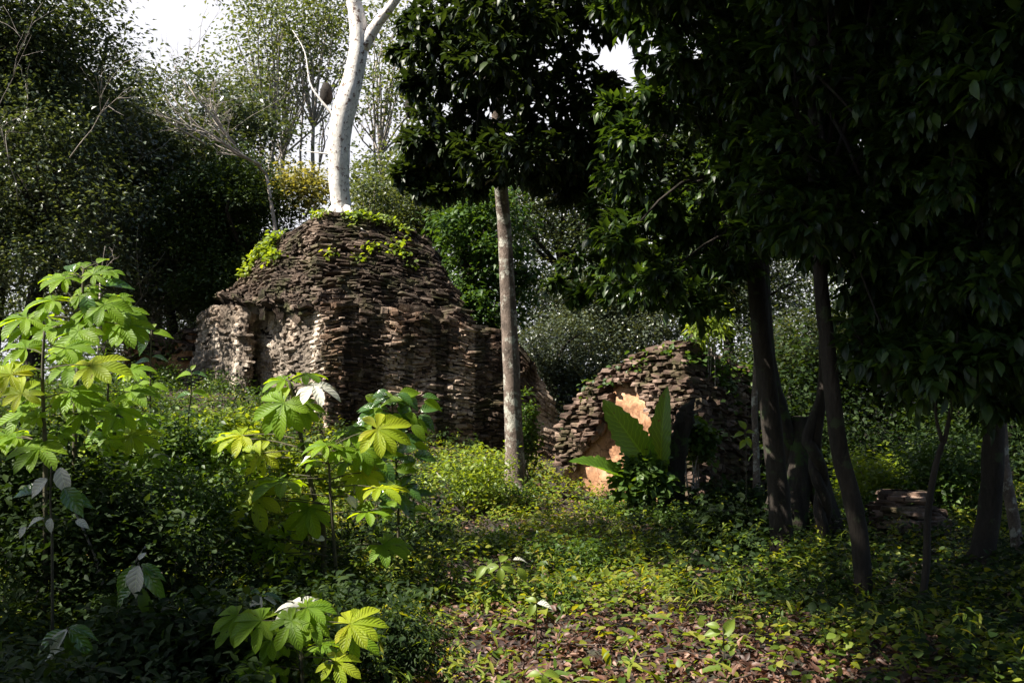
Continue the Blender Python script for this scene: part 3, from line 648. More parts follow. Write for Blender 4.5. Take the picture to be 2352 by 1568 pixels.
# the white trunk on top of the temple
p0 = at(786, 512, 19.5)
o = empty('white_tree', p0, 'pale white barked tree growing from the top of the temple', 'tree')
br = [tube([at(784 + q * 9, 480, 19.4), at(784 + q * 22, 503, 19.1 - abs(q) * .02), at(784 + q * 42, 528 + abs(q) * 5, 18.7)], [.10, .06, .03], 8, .1, 3, 4) for q in (-1.6, -.3, 1.2)] + [tube([at(832, 110, 19.5), at(862, 62, 19.4), at(900, 12, 19.2), at(950, -60, 19)], [.15, .11, .09, .06], 10, .08, 3, 4),
      tube([at(768, 268, 19.5), at(735, 228, 19.5), at(712, 190, 19.6), at(700, 120, 19.8), at(672, 70, 20)], [.035, .022, .018, .012, .006], 6, .05, 4, 4),
      tube([at(775, 355, 19.5), at(720, 350, 19.6), at(690, 345, 19.7)], [.02, .012, .006], 5, 0, 4, 3)]
trunk_obj(o, [(783, 535, 19.5, 84), (784, 500, 19.5, 52), (783, 470, 19.5, 45), (779, 430, 19.5, 46), (779, 370, 19.5, 48), (782, 300, 19.5, 52), (795, 240, 19.5, 54), (812, 180, 19.5, 46), (824, 110, 19.5, 43), (822, 50, 19.5, 40), (812, 0, 19.5, 34), (805, -80, 19.5, 30), (815, -300, 19.5, 24)], M['white_bark'], 18, .05, 2, br)
C = ell(at(900, -760, 20.5), (2.6, 3.0, 1.6), 50)
mk('crown', [leaves_at(C, .5, 60, .15, LO)], M['airy'], o)
def nest(px, py, d, r, lab):
    u = []; F_ = []; n = 14
    c = at(px, py, d); V = []
    for i in range(n + 1):
        th = math.pi * i / n
        for j in range(18):
            a = 2 * math.pi * j / 18; v = np.array([math.sin(th) * math.cos(a) * r, math.sin(th) * math.sin(a) * r, math.cos(th) * r * 1.6])
            v *= 1 + .22 * noise.noise(Vector(v * 9 + c)); V.append(c + v)
    V = np.array(V); i = np.arange(n)[:, None] * 18; j = np.arange(18)[None]
    F = np.stack([i + j, i + (j + 1) % 18, i + 18 + (j + 1) % 18, i + 18 + j], -1).reshape(-1, 4)
    return tag(mk('termite_nest', [(V, [F], None)], M['nest']), lab, 'termite nest')
nest(749, 216, 19.6, .13, 'dark oval termite nest on a branch just left of the white trunk')
nest(945, 248, 22, .15, 'dark round termite nest right of the white trunk, under the dark canopy')

# straight pale trunk in the middle with its dark crown
def blobs(o, lst, mat, T, leaf, per, twigs_per, seed=0, bark=M['dark_bark'], hub=None, droop=.35):
    """crown made of leafy boughs: each blob holds twig ends with whorls of leaves"""
    rnd = random.Random(seed); tips = []; dirs = []; br = []
    for (px, py, d, r) in lst:
        c = at(px, py, d); n = max(3, int(twigs_per * rnd.uniform(.6, 1.2)))
        u = rdir(n) * rng.uniform(0, 1, (n, 1)) ** .45 * r * np.array([1, 1, .75]); tp = c + u
        dd = u / (np.linalg.norm(u, axis=1, keepdims=True) + 1e-6) + np.array([0, 0, -.1]); dd /= np.linalg.norm(dd, axis=1, keepdims=True)
        tips.append(tp); dirs.append(dd)
        for q in range(min(n, 7)): br.append(tube([c - u[q] * .1, c + u[q] * .5 + np.array([0, 0, -.02]), tp[q]], [.008, .005, .003], 4))
        if hub is not None and rnd.random() < .35:
            h = hub[rnd.randrange(len(hub))]; m_ = (c + h) / 2 + np.array([rnd.gauss(0, .15), rnd.gauss(0, .15), rnd.uniform(0, .3)])
            br.append(tube([h, m_, c], [.022, .014, .006], 5, sub=3))
    tips = np.concatenate(tips); dirs = np.concatenate(dirs)
    mk('boughs', br, bark, o)
    return mk('crown', [whorls(tips, dirs, per, leaf, T, droop)], mat, o)
D2 = 14.2
o = tree_root('straight_tree', 'straight pale brown trunk in front of the temple, its dark crown filling the top centre', 1180, D2)
yb = gpx(1182, D2)
trunk_obj(o, [(1184, yb + 6, D2, 78), (1183, yb - 30, D2, 52), (1182, yb - 90, D2, 45), (1178, 950, D2, 40), (1174, 850, D2, 39), (1168, 720, D2, 36), (1163, 610, D2, 34), (1157, 500, D2, 31), (1148, 380, D2 - .3, 30), (1142, 200, D2 - .6, 28), (1138, 0, D2 - 1, 26), (1140, -300, D2 - 1, 20)], M['bark'], 16, .05, 3)
bl = [(1000, 110, 12), (1010, 60, 12), (1040, 20, 12), (1070, 110, 12.5), (1150, 60, 12), (1200, 130, 11.5), (1250, 30, 12), (1290, 110, 12.5), (1345, 60, 12), (1375, 20, 11.5), (1010, 170, 12.5), (1075, 215, 13), (1150, 180, 12.5), (1230, 210, 12), (1310, 190, 12.5), (1345, 230, 12), (1000, 260, 13), (1000, 330, 12.5), (1040, 320, 13), (1110, 290, 13), (1200, 290, 12.5), (1280, 290, 12.5), (990, 390, 13), (1060, 385, 13.2), (1110, 360, 12), (1190, 350, 11.5), (985, 400, 13), (1330, 320, 12), (1250, 370, 12), (1100, 20, 11), (1180, 10, 11),(1120,140,11),(1210,60,11)]
bl = [(x, y, d, .5) for x, y, d in bl] + [(x, y, 12.8, .33) for x, y in ((1385, 340), (1425, 385), (1455, 330), (1350, 425), (1300, 445), (1440, 440), (1400, 270))] + [(x, y, 12.4, .22) for x, y in ((945, 50), (925, 120), (950, 200), (945, 330), (935, 400), (975, 440), (1020, 445), (1090, 430), (1150, 400), (1240, 415), (1300, 390), (1350, 370), (1385, 300), (1400, 200))] + [(x + rng.uniform(-30, 30), y, rng.uniform(11, 14), .8) for x in range(1050, 1500, 90) for y in (-60, -170, -290)]
hub = [at(1142, 200, 13.5), at(1140, 50, 13.2), at(1140, -150, 13.2), at(1147, 330, 13.8)]
blobs(o, bl, M['dark'], LO, .13, 8, 56, 4, hub=hub, droop=.2)

# right hand canopy trees, close to the camera
holes = [(1412, 118, 26), (1560, 340, 22), (1795, 655, 40), (1905, 690, 22), (1445, 170, 14)]
def fill(x0, x1, y0, y1, step, d0, d1, r, low=None, keep=1.0):
    out = []
    for x in np.arange(x0, x1, step):
        for y in np.arange(y0, y1, step):
            xx, yy = x + rng.uniform(-.4, .4) * step, y + rng.uniform(-.4, .4) * step
            if low is not None and yy > np.interp(xx, low[0], low[1]): continue
            d = rng.uniform(d0, d1); rp = r / d * RES
            if any(math.hypot(xx - hx, yy - hy) < hr + rp * .8 for hx, hy, hr in holes): continue
            if rng.random() > keep: continue
            out.append((xx, yy, d, r))
    return out
D3 = 9.6
o = tree_root('dark_tree', 'thick dark trunk immediately right of the small vault, pale streak down its left side', 1790, D3)
yb = gpx(1800, D3)
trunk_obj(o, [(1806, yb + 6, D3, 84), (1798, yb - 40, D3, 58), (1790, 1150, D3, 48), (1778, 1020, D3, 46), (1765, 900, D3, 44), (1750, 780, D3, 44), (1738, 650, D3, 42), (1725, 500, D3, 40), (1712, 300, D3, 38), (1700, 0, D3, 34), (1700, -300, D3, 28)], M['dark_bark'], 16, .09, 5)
low = ([1240, 1300, 1400, 1500, 1600, 1680, 1760, 1850], [600, 660, 640, 690, 730, 720, 600, 600])
bl = fill(1450, 1800, -250, 720, 62, 8.0, 10.8, .34, low)
bl += [(1285, 650, 11.6, .2), (1330, 600, 11.5, .3), (1390, 540, 11.5, .3), (1420, 480, 11.4, .3), (1380, 620, 11.4, .25), (1450, 560, 10.2, .3), (1500, 480, 10.2, .3), (1480, 620, 10.2, .28), (1360, 480, 11.6, .2), (1430, 400, 10, .25), (1540, 560, 10.2, .3), (1570, 470, 11.5, .3), (1330, 680, 10.4, .15), (1420, 250, 9.5, .25), (1455, 60, 9, .25), (1400, 10, 9.3, .25), (1470, 330, 9, .25), (1545, 60, 8.6, .35)]
hub = [at(1720, 400, D3), at(1712, 250, D3), at(1705, 50, D3), at(1730, 560, D3)]
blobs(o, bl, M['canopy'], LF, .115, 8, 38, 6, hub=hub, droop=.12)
D4 = 7.9
o = tree_root('curved_tree', 'curved dark slim trunk, second from the vault, bending right towards its foot', 1980, D4)
yb = gpx(1985, D4)
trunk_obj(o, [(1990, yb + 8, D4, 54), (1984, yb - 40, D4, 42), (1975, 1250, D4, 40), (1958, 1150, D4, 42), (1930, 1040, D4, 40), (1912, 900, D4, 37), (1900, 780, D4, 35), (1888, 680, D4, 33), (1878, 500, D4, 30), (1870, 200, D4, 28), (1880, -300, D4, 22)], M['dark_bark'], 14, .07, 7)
low = ([1740, 1800, 1900, 1960, 2010, 2100], [560, 600, 640, 720, 900, 980])
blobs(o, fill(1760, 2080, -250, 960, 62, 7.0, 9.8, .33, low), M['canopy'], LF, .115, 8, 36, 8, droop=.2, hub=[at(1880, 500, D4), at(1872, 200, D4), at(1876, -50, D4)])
D6 = 9.0
o = tree_root('leaning_tree', 'mottled trunk leaning left at its foot near the right edge', 2245, D6)
yb = gpx(2240, D6)
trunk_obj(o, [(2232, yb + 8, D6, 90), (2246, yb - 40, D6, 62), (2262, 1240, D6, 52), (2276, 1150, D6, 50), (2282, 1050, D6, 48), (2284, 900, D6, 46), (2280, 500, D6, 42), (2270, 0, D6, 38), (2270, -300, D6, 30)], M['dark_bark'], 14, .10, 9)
low = ([2060, 2150, 2250, 2360, 2500], [840, 900, 930, 930, 930])
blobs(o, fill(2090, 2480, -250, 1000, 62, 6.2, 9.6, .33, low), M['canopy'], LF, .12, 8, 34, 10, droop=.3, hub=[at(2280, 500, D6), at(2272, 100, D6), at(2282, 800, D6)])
D7 = 9.3
o = tree_root('pale_tree', 'slim pale reddish trunk at the right edge beside the leaning one', 2350, D7)
yb = gpx(2352, D7)
trunk_obj(o, [(2356, yb + 8, D7, 44), (2344, 1300, D7, 30), (2330, 1200, D7, 27), (2312, 1100, D7, 25), (2302, 1010, D7, 24), (2290, 700, D7, 22), (2290, 200, D7, 18), (2290, -200, D7, 12)], M['bark'], 12, .06, 11)
D5 = 6.9
o = tree_root('thin_tree', 'very thin dark sapling trunk with a forked top, standing alone right of the curved trunk', 2110, D5)
yb = gpx(2106, D5)
trunk_obj(o, [(2106, yb + 8, D5, 22), (2112, 1420, D5, 18), (2128, 1300, D5, 17), (2130, 1200, D5, 16), (2142, 1100, D5, 15), (2160, 1030, D5, 13), (2172, 1000, D5, 11), (2190, 900, D5, 8), (2200, 760, D5, 6)], M['dark_bark'], 10, .08, 12,
          [tube([at(2165, 1015, D5), at(2150, 960, D5), at(2150, 900, D5)], [.016, .01, .006], 6, 0, 1, 3)])
D8 = 13.5
o = tree_root('slim_tree', 'slim grey trunk standing against the right end of the vault', 1735, D8)
yb = gpx(1736, D8)
trunk_obj(o, [(1738, yb, D8, 22), (1737, 1050, D8, 15), (1733, 930, D8, 14), (1738, 800, D8, 13), (1730, 600, D8, 12), (1725, 300, D8, 10)], M['bark'], 10, .05, 13)
D9 = 10.5
o = tree_root('twisted_tree', 'twisted rope-like trunk between the thick dark trunk and the curved one', 1880, D9)
yb = gpx(1885, D9); pa = []; pb = []
for k in range(13):
    f = k / 12; y = yb + (1000 - yb) * f; a = f * 11
    xc = 1876 + 14 * math.sin(f * 4); pa.append(at(xc + 9 * math.sin(a), y, D9 + .06 * math.cos(a))); pb.append(at(xc - 9 * math.sin(a), y, D9 - .06 * math.cos(a)))
mk('trunk', [tube(pa + [at(1898, 860, D9), at(1890, 640, D9)], [.062] * 13 + [.05, .03], 8, .08, 1, 3), tube(pb + [at(1892, 860, D9), at(1884, 640, D9)], [.06] * 13 + [.05, .03], 8, .08, 2, 3)], M['dark_bark'], o)
# big shaded buttressed trunk behind
D10 = 11.2
o = tree_root('buttressed_tree', 'broad black buttressed trunk in deep shade between the thick and the curved trunks', 1850, D10)
yb = gpx(1850, D10); ex = []
for a in (0.3, 1.6, 2.9, 4.2, 5.4):
    c0 = at(1845, yb, D10); e = np.array([math.cos(a), math.sin(a), 0])
    ex.append(tube([c0 + e * .05 + np.array([0, 0, 1.5]), c0 + e * .22 + np.array([0, 0, .7]), c0 + e * .5 + np.array([0, 0, .12]), c0 + e * .8 + np.array([0, 0, -.08])], [.10, .13, .10, .05], 8, .1, 3, 4))
trunk_obj(o, [(1838, yb, D10, 46), (1836, 1180, D10, 40), (1822, 1050, D10, 36), (1795, 940, D10, 32), (1772, 850, D10, 30), (1752, 650, D10, 32), (1740, 300, D10, 28), (1740, -200, D10, 24)], M['stump'], 18, .12, 4, ex)
blobs(o, fill(1650, 2000, -300, 560, 90, 10, 12.5, .5), M['dark'], LO, .15, 8, 26, 12)

# stump in front of the vault
D = 13.6
o = tree_root('stump', 'blackened broken tree stump in front of the vault, right of the big arum leaves', 1548, D, 'stump')
yb = gpx(1548, D)
trunk_obj(o, [(1544, yb + 6, D, 62), (1545, 1110, D, 48), (1552, 1040, D, 40), (1564, 985, D, 38), (1573, 962, D, 42), (1580, 942, D, 30), (1590, 925, D, 12), (1596, 915, D, 4)], M['stump'], 16, .34, 6)
D = 9.9
o = tree_root('stake', 'short broken brown stake standing in the weeds, left of the thick trunk', 1594, D, 'stake')
yb = gpx(1596, D)
trunk_obj(o, [(1600, yb + 4, D, 17), (1597, yb - 40, D, 16), (1592, 1320, D, 17), (1592, 1300, D, 14), (1591, 1294, D, 6)], M['bark'], 9, .12, 6)

# ------------------------------------------------------------------ unseen trees added to shade and dapple the place
def added_shade_tree(label, bx, by, cx, cy, cz, r, nc, per, leaf=.28, sig=.8, seed=0):
    return tree('added_shade_tree', label, (cx, cy, cz), r, .3, M['dark'], M['dark_bark'], nc=nc, per=per, leaf=leaf, sig=sig, T=LS, base=np.array([bx, by, 0]), seed=seed)
added_shade_tree('broad added shade tree behind the photographer, its crown overhead', 3.5, -4.0, -.5, 2.8, 12.0, (4.6, 5.0, 1.6), 110, 150, seed=31)
added_shade_tree('added shade tree right of the photographer, leaning over the right trunks', 9.5, 4.0, 6.5, 5.5, 12.5, (3.6, 5.5, 1.8), 90, 150, seed=32)
added_shade_tree('added shade tree behind the photographer on the left', -13.5, 0, -11.3, 1.3, 11.5, (1.1, 1.1, 1.2), 50, 140, sig=.42, seed=33)
added_shade_tree('added shade tree left of the photographer, its crown high above the clearing', -6.5, .5, -3.9, 3.6, 11.5, (1.9, 2.2, 1.2), 60, 150, seed=37)
added_shade_tree('thin added shade tree left of the photographer letting dappled light through', -14, 8, -8.6, 7.2, 12.5, (3.2, 2.6, .8), 20, 55, sig=.33, seed=38)
tree('added_tall_tree', 'tall dark shade tree added behind the trunks at the right, its crown closing the top right corner', (8, 17.5, 10.5), (5.5, 5, 2.4), .3, M['dark'], M['dark_bark'], nc=120, per=170, leaf=.24, sig=.7, base=np.array([9.5, 19, 0]), seed=41)  # added to cut skylight over the back right
added_shade_tree('added shade tree far behind the photographer', 0.5, -12, 0, -10, 9, (6, 3, 4), 90, 140, seed=34)
added_shade_tree('added shade tree beyond the left edge, beside the saplings', -13, 7, -13.5, 8, 6, (2.5, 4, 3), 60, 120, seed=35)
added_shade_tree('added shade tree behind the photographer on the right, low and dense', 6, -9, 6, -7.5, 6, (4, 3, 5), 90, 200, seed=39)
added_shade_tree('added shade tree behind the photographer on the left, low and dense', -6, -9, -6, -7.5, 6, (4, 3, 5), 90, 200, seed=40)
added_shade_tree('added shade tree beyond the right edge, deep in shade', 12, 12, 11.5, 12, 8, (2.5, 5, 5), 90, 140, seed=36)

# ------------------------------------------------------------------ leafy plants in the foreground
def palmate(seed, n=8, mat='palmate', size=.3, droop=.35, cut=.0):
    """one hand-shaped leaf with its stalk attachment at the origin, blade around +Y"""
    r = random.Random(seed); parts = []
    for k in range(n):
        a = math.radians(-140 + 280 * k / (n - 1) + r.gauss(0, 4)); L = size * (1 - .32 * abs(a) / 2.44) * r.uniform(.9, 1.08)
        w_ = .185 + .03 * r.random()
        T = blade([(0, .012), (.12, .045), (.28, .085), (.45, w_ * .82), (.62, w_), (.8, w_ * .92), (.92, w_ * .6), (.985, w_ * .15), (1, 0)], .25, droop * r.uniform(.7, 1.3), .008, 2, seed + k)
        d = np.array([[math.sin(a), math.cos(a), r.gauss(0, .05)]]); nn = np.array([[r.gauss(0, .08), r.gauss(0, .08), 1.0]])
        v, f, u = cloud(T, np.array([[0, 0, .0015 * (k % 2)]]), d, nn, [L]); parts.append((v, f, u))
    a = np.linspace(-2.5, 2.5, 17); V = np.concatenate([[[0, 0, .001]], np.stack([np.sin(a), np.cos(a), np.full(17, -.05)], 1) * size * .27 * (1 - .2 * np.abs(a[:, None]) / 2.5)])
    F = np.array([[0, k + 1, k] for k in range(1, 17)]); U = np.tile([.3, .3], (len(V), 1)); parts.append((V, [F], U))
    return parts
PM = {}
for key, mt in (('palmate', 'palmate'), ('palmate_yellow', 'palmate_yellow'), ('pale', 'pale')):
    for s in range(3):
        ob = mk('leaf', palmate(10 * s + len(PM), 7 + s, size=1.0), M[mt]); PM[(key, s)] = ob.data; bpy.data.objects.remove(ob)
SM = {}
for key in ('glossy', 'pale', 'ear', 'bush', 'lime', 'palmate'):
    for nm, T in (('oval', blade([(0, .01), (.06, .10), (.2, .22), (.4, .29), (.6, .26), (.8, .15), (.93, .05), (1, 0)], .22, .4, .012, 2, 3)),
                  ('long', blade([(0, .01), (.08, .07), (.25, .15), (.5, .20), (.7, .16), (.88, .07), (1, 0)], .3, .55, .01, 2, 4))):
        ob = mk('leaf', [T], M[key]); SM[(key, nm)] = ob.data; bpy.data.objects.remove(ob)
def put_leaf(parent, mesh, pos, d, n, s, stalk_from=None):
    ob = bpy.data.objects.new('leaf', mesh); col.objects.link(ob); ob.parent = parent
    R = frames(np.array([d], float), np.array([n], float))[0]
    from mathutils import Matrix
    mm = Matrix(R.tolist()).to_4x4(); mm = Matrix.Translation(Vector(np.array(pos) - np.array(parent.location))) @ mm @ Matrix.Scale(s, 4)
    ob.matrix_local = mm
    return ob
def hero(name, label, stem_pts, leaves, stem_r=.012, cat='sapling', stemmat='stem'):
    """stem_pts [(px,py,d)], base continues to the ground. leaves [(px,py,dd,angle,size,kind,tilt)]: picture place of the leaf heart"""
    px, py, d = stem_pts[-1]; yb = gpx(px, d); b = at(px, yb, d)
    o = empty(name, b, label, cat); S_ = [at(*p) for p in stem_pts]
    if yb > py + 4: S_ = S_ + [b]
    parts = [tube(S_[::-1], np.linspace(stem_r * 1.3, stem_r * .6, len(S_)), 8, .05, 1, 4)]
    SP = np.array(S_)
    if len(leaves) > 8 and isinstance(leaves[0][5][1], int):
        rr = random.Random(int(px))
        leaves = leaves + [(lx + rr.uniform(-55, 55), ly + rr.uniform(-20, 60), dd + rr.uniform(.05, .35), ang + rr.uniform(-60, 60), size * rr.uniform(.6, .95), ('palmate', rr.randrange(3)), tilt + rr.uniform(-5, 20)) for (lx, ly, dd, ang, size, kind, tilt) in leaves]
    for q, (lx, ly, dd, ang, size, kind, tilt) in enumerate(leaves):
        p = at(lx, ly, d + dd); 
        # nearest lower stem point for the stalk
        best = None
        for i in range(len(SP) - 1):
            for t_ in np.linspace(0, 1, 6):
                s_ = SP[i] * (1 - t_) + SP[i + 1] * t_; c_ = np.linalg.norm(s_ - p) + (1.0 * max(0, s_[2] - p[2] + .0)) 
                if best is None or c_ < best[0]: best = (c_, s_)
        s_ = best[1]
        if np.linalg.norm(s_ - p) > .02: parts.append(tube([s_, (s_ + p) / 2 + np.array([0, 0, .05 * np.linalg.norm(s_ - p)]), p], [stem_r * .35, stem_r * .3, stem_r * .22], 5, 0, 1, 3))
        a = math.radians(ang); fw = RIGHT * math.sin(a) + UP * math.cos(a)     # direction of the leaf axis seen in the picture
        tl = math.radians(tilt)                                              # 0: seen face on; 90: seen edge on, lying flat
        hor = RIGHT * math.sin(a) * 1.0 + np.array([0, 1.0, 0]) * math.cos(a)
        dvec = fw * math.cos(tl) + hor * math.sin(tl); nvec = -FWD * math.cos(tl) + np.array([0, 0, 1.0]) * math.sin(tl) + np.array([0, 0, .3])
        kk, v = kind
        mesh = PM[(kk, v)] if isinstance(v, int) else SM[(kk, v)]
        put_leaf(o, mesh, p, dvec, nvec, size * (.82 if isinstance(v, int) else .92))
    mk('stem', parts, M[stemmat], o)
    return o
P0, P1, P2 = ('palmate', 0), ('palmate', 1), ('palmate', 2); Y0, Y1, Y2 = ('palmate_yellow', 0), ('palmate_yellow', 1), ('palmate_yellow', 2)
W0 = ('pale', 0); GO, GL = ('glossy', 'oval'), ('glossy', 'long'); PO, PL = ('pale', 'oval'), ('pale', 'long'); LI = ('lime', 'oval')  # pale kinds carry sun glare as white leaf colour
hero('sapling', 'tallest lit sapling at left with hand-shaped leaves, reaching above its neighbours', [(192, 618, 7.0), (188, 720, 7.0), (182, 830, 7.0), (172, 960, 7.0)], [
    (150, 640, .1, -50, .24, P0, 50), (215, 630, -.1, 20, .18, P1, 40), (235, 655, 0, 70, .22, GO, 40), (200, 680, -.2, 170, .2, GO, 20), (120, 690, -.1, -80, .26, P2, 55), (275, 715, .1, 90, .27, P1, 50), (240, 700, -.2, 140, .24, P0, 40),
    (60, 730, .2, -95, .3, P1, 55), (180, 760, -.2, -150, .3, P0, 45), (280, 745, 0, 120, .28, P2, 40), (120, 750, .15, -110, .28, P0, 50), (230, 690, .2, 45, .24, P2, 55), (165, 625, 0, -20, .16, GO, 40), (225, 605, 0, 10, .14, ('palmate', 'oval'), 50)], .014)
hero('sapling', 'lit sapling at the left edge, in front of the tallest one, with yellowish hand-shaped leaves', [(102, 760, 6.4), (98, 850, 6.4), (100, 960, 6.4), (104, 1060, 6.4)], [
    (25, 860, -.1, -60, .26, Y2, 40), (50, 905, -.2, -20, .22, Y0, 35), (210, 840, -.1, 60, .3, Y1, 45), (150, 800, .1, 30, .26, P1, 55), (60, 800, .1, -40, .24, P2, 50), (55, 945, 0, -120, .24, P0, 45), (160, 900, .1, 100, .28, P2, 45),
    (90, 1030, -.2, -170, .26, P1, 60), (190, 950, .2, 80, .24, P0, 50), (20, 1000, .2, -90, .28, P1, 60)], .013)
hero('sapling', 'lit sapling right of the two tallest at left, its leaves spreading low and flat', [(250, 860, 7.6), (246, 960, 7.6), (250, 1080, 7.6)], [
    (300, 900, 0, 70, .28, P1, 50), (210, 930, -.1, -80, .28, P0, 50), (300, 1000, -.1, 110, .30, Y2, 50), (270, 940, -.2, 170, .26, P2, 35), (240, 1010, -.2, -160, .26, P0, 40), (330, 960, .1, 60, .24, P0, 60), (210, 1040, -.2, 160, .22, Y0, 35), (270, 1050, -.2, 170, .2, P2, 30), (300, 850, .2, 30, .24, P2, 60)], .012)
hero('sapling', 'small sapling with a rosette of oval leaves, just left of the temple', [(348, 760, 8.6), (346, 840, 8.6), (345, 930, 8.6)], [
    (345, 765, 0, -80, .16, GO, 50), (352, 765, 0, 85, .18, ('palmate', 'oval'), 45), (340, 775, -.05, -160, .18, GO, 30), (350, 755, 0, 0, .1, ('lime', 'oval'), 40), (350, 820, 0, 85, .15, GO, 60), (342, 830, 0, -80, .18, GO, 50), (344, 880, -.05, -100, .17, ('palmate', 'oval'), 50), (350, 885, -.05, 100, .16, ('palmate', 'oval'), 50)], .008)
hero('sapling', 'small upright sapling in front of the lit corner of the temple', [(440, 858, 8.8), (438, 920, 8.8), (432, 985, 8.8)], [
    (438, 860, 0, -85, .17, ('palmate', 'oval'), 50), (442, 858, 0, 80, .15, GO, 60), (440, 850, 0, 10, .08, LI, 30), (442, 900, 0, 95, .16, ('palmate', 'oval'), 50), (436, 905, 0, -95, .16, GO, 50), (436, 950, 0, -60, .14, ('bush', 'oval'), 50)], .007)
hero('sapling', 'sapling with a thick dark stem and drooping hand-shaped leaves before the temple corner', [(664, 875, 7.8), (682, 950, 7.8), (700, 1050, 7.8), (722, 1140, 7.8), (742, 1220, 7.8)], [
    (652, 925, -.1, -150, .36, P2, 25), (720, 885, .0, 110, .30, W0, 62), (655, 872, .1, -60, .26, P1, 68), (700, 860, .15, 60, .24, P0, 70), (690, 935, .1, 150, .26, P1, 40), (555, 1000, .2, -70, .34, Y1, 60), (520, 1010, .3, -110, .30, P1, 60)], .02)
hero('sapling', 'slender sapling with bright yellow hand-shaped leaves in the centre left', [(755, 1028, 7.6), (758, 1120, 7.6), (765, 1220, 7.6), (772, 1320, 7.6)], [
    (868, 985, -.1, 110, .33, Y2, 25), (750, 1022, -.05, -40, .25, P0, 65), (775, 1035, 0, 100, .2, P2, 55), (600, 1040, .1, -140, .27, Y1, 30), (745, 1035, -.05, -120, .2, PO, 75), (650, 1105, -.1, -80, .38, P1, 80), (585, 1140, -.2, -160, .36, Y0, 35), (870, 1120, -.1, 80, .3, Y0, 78), (830, 1085, .1, 160, .27, Y1, 35), (710, 1165, 0, -170, .32, P2, 35), (800, 1000, .2, 30, .26, P1, 60), (840, 1050, .2, 60, .3, P0, 60), (800, 1140, .0, 150, .12, PO, 40),
    (620, 1240, .1, -100, .3, P1, 60), (650, 1270, 0, 170, .24, Y0, 45), (880, 1250, .1, 120, .27, P0, 45), (560, 1250, .2, -120, .26, P2, 55), (745, 1240, -.1, -60, .1, PO, 30), (540, 1160, 0, -130, .3, Y1, 40)], .014)
lv = []; rnd = random.Random(44)
for k in range(84):
    y = 905 + 270 * (k / 84) ** 1.5; hw = 70 if y < 990 else 55
    x = 905 + rnd.uniform(-hw, hw); lv.append((x, y, rnd.uniform(-.25, .2), rnd.choice([-1, 1]) * rnd.uniform(60, 160), rnd.uniform(.15, .24), rnd.choice([GO, GO, ('palmate', 'oval'), GO]), rnd.uniform(15, 60)))
hero('broadleaf_plant', 'bushy plant with glossy oval leaves standing before the dark temple wall', [(900, 915, 9.0), (906, 1000, 9.0), (912, 1100, 9.0), (915, 1190, 9.0)], lv, .012, 'plant')
hero('sapling', 'low foreground sapling with a top leaf coloured glare-white and lime hand-shaped leaves', [(682, 1395, 4.6), (686, 1460, 4.6), (694, 1540, 4.6)], [
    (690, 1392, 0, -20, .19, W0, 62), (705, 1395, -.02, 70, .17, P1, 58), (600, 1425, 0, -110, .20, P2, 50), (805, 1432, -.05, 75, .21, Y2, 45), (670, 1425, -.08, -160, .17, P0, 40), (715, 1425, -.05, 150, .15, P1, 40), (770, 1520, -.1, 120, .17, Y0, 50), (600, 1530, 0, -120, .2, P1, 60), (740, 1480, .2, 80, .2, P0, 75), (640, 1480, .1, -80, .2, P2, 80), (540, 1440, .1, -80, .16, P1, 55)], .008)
hero('drooping_plant', 'plant with long hanging leaves, one of them coloured glare-white, in the dark lower left', [(318, 1290, 4.9), (322, 1340, 4.9), (330, 1460, 4.9)], [
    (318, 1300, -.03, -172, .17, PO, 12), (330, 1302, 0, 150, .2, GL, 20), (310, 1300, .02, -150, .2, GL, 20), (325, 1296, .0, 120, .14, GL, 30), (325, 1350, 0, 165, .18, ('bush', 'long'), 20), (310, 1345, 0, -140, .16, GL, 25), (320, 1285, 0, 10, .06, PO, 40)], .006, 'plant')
hero('drooping_plant', 'plant with long hanging dark leaves at the bottom left corner', [(155, 1440, 4.6), (155, 1560, 4.6)], [
    (155, 1445, 0, -150, .17, PL, 25), (150, 1448, 0, -125, .18, GL, 35), (160, 1445, 0, 140, .18, GL, 25), (160, 1450, 0, 175, .15, ('bush', 'long'), 15), (150, 1490, 0, -110, .12, PL, 55), (160, 1440, 0, 100, .14, GL, 50)], .006, 'plant')
hero('drooping_plant', 'plant with several hanging leaves coloured glare-white at the left edge below the lit saplings', [(118, 1070, 5.6), (116, 1150, 5.6), (120, 1260, 5.6)], [
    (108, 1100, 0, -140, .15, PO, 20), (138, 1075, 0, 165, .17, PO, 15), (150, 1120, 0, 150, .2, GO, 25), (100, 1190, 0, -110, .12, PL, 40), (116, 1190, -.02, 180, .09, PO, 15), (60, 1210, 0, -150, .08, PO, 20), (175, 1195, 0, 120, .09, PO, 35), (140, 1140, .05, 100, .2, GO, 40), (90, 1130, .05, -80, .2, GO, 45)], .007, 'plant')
hero('small_plant', 'small plant with one hanging leaf coloured glare-white, above the low foreground sapling', [(600, 1365, 5.2), (590, 1440, 5.2)], [
    (598, 1368, 0, -165, .13, PO, 20), (604, 1365, 0, 90, .12, GL, 60), (596, 1362, 0, -80, .1, GO, 60), (606, 1372, 0, 110, .09, PL, 60)], .005, 'plant')
hero('small_plant', 'tiny lime sprout alone on the brown leaf litter at right', [(1660, 1440, 6.0), (1662, 1460, 6.0)], [
    (1662, 1455, 0, 35, .13, LI, 10), (1655, 1450, 0, -95, .11, LI, 30), (1652, 1440, 0, -60, .09, LI, 30)], .004, 'plant')
hero('small_plant', 'small two-leaved lime seedling in the middle of the leaf litter', [(1232, 1385, 6.3), (1232, 1420, 6.3)], [
    (1235, 1385, 0, 100, .11, PO, 60), (1228, 1385, 0, -160, .1, LI, 30), (1230, 1380, 0, -60, .08, LI, 40)], .004, 'plant')
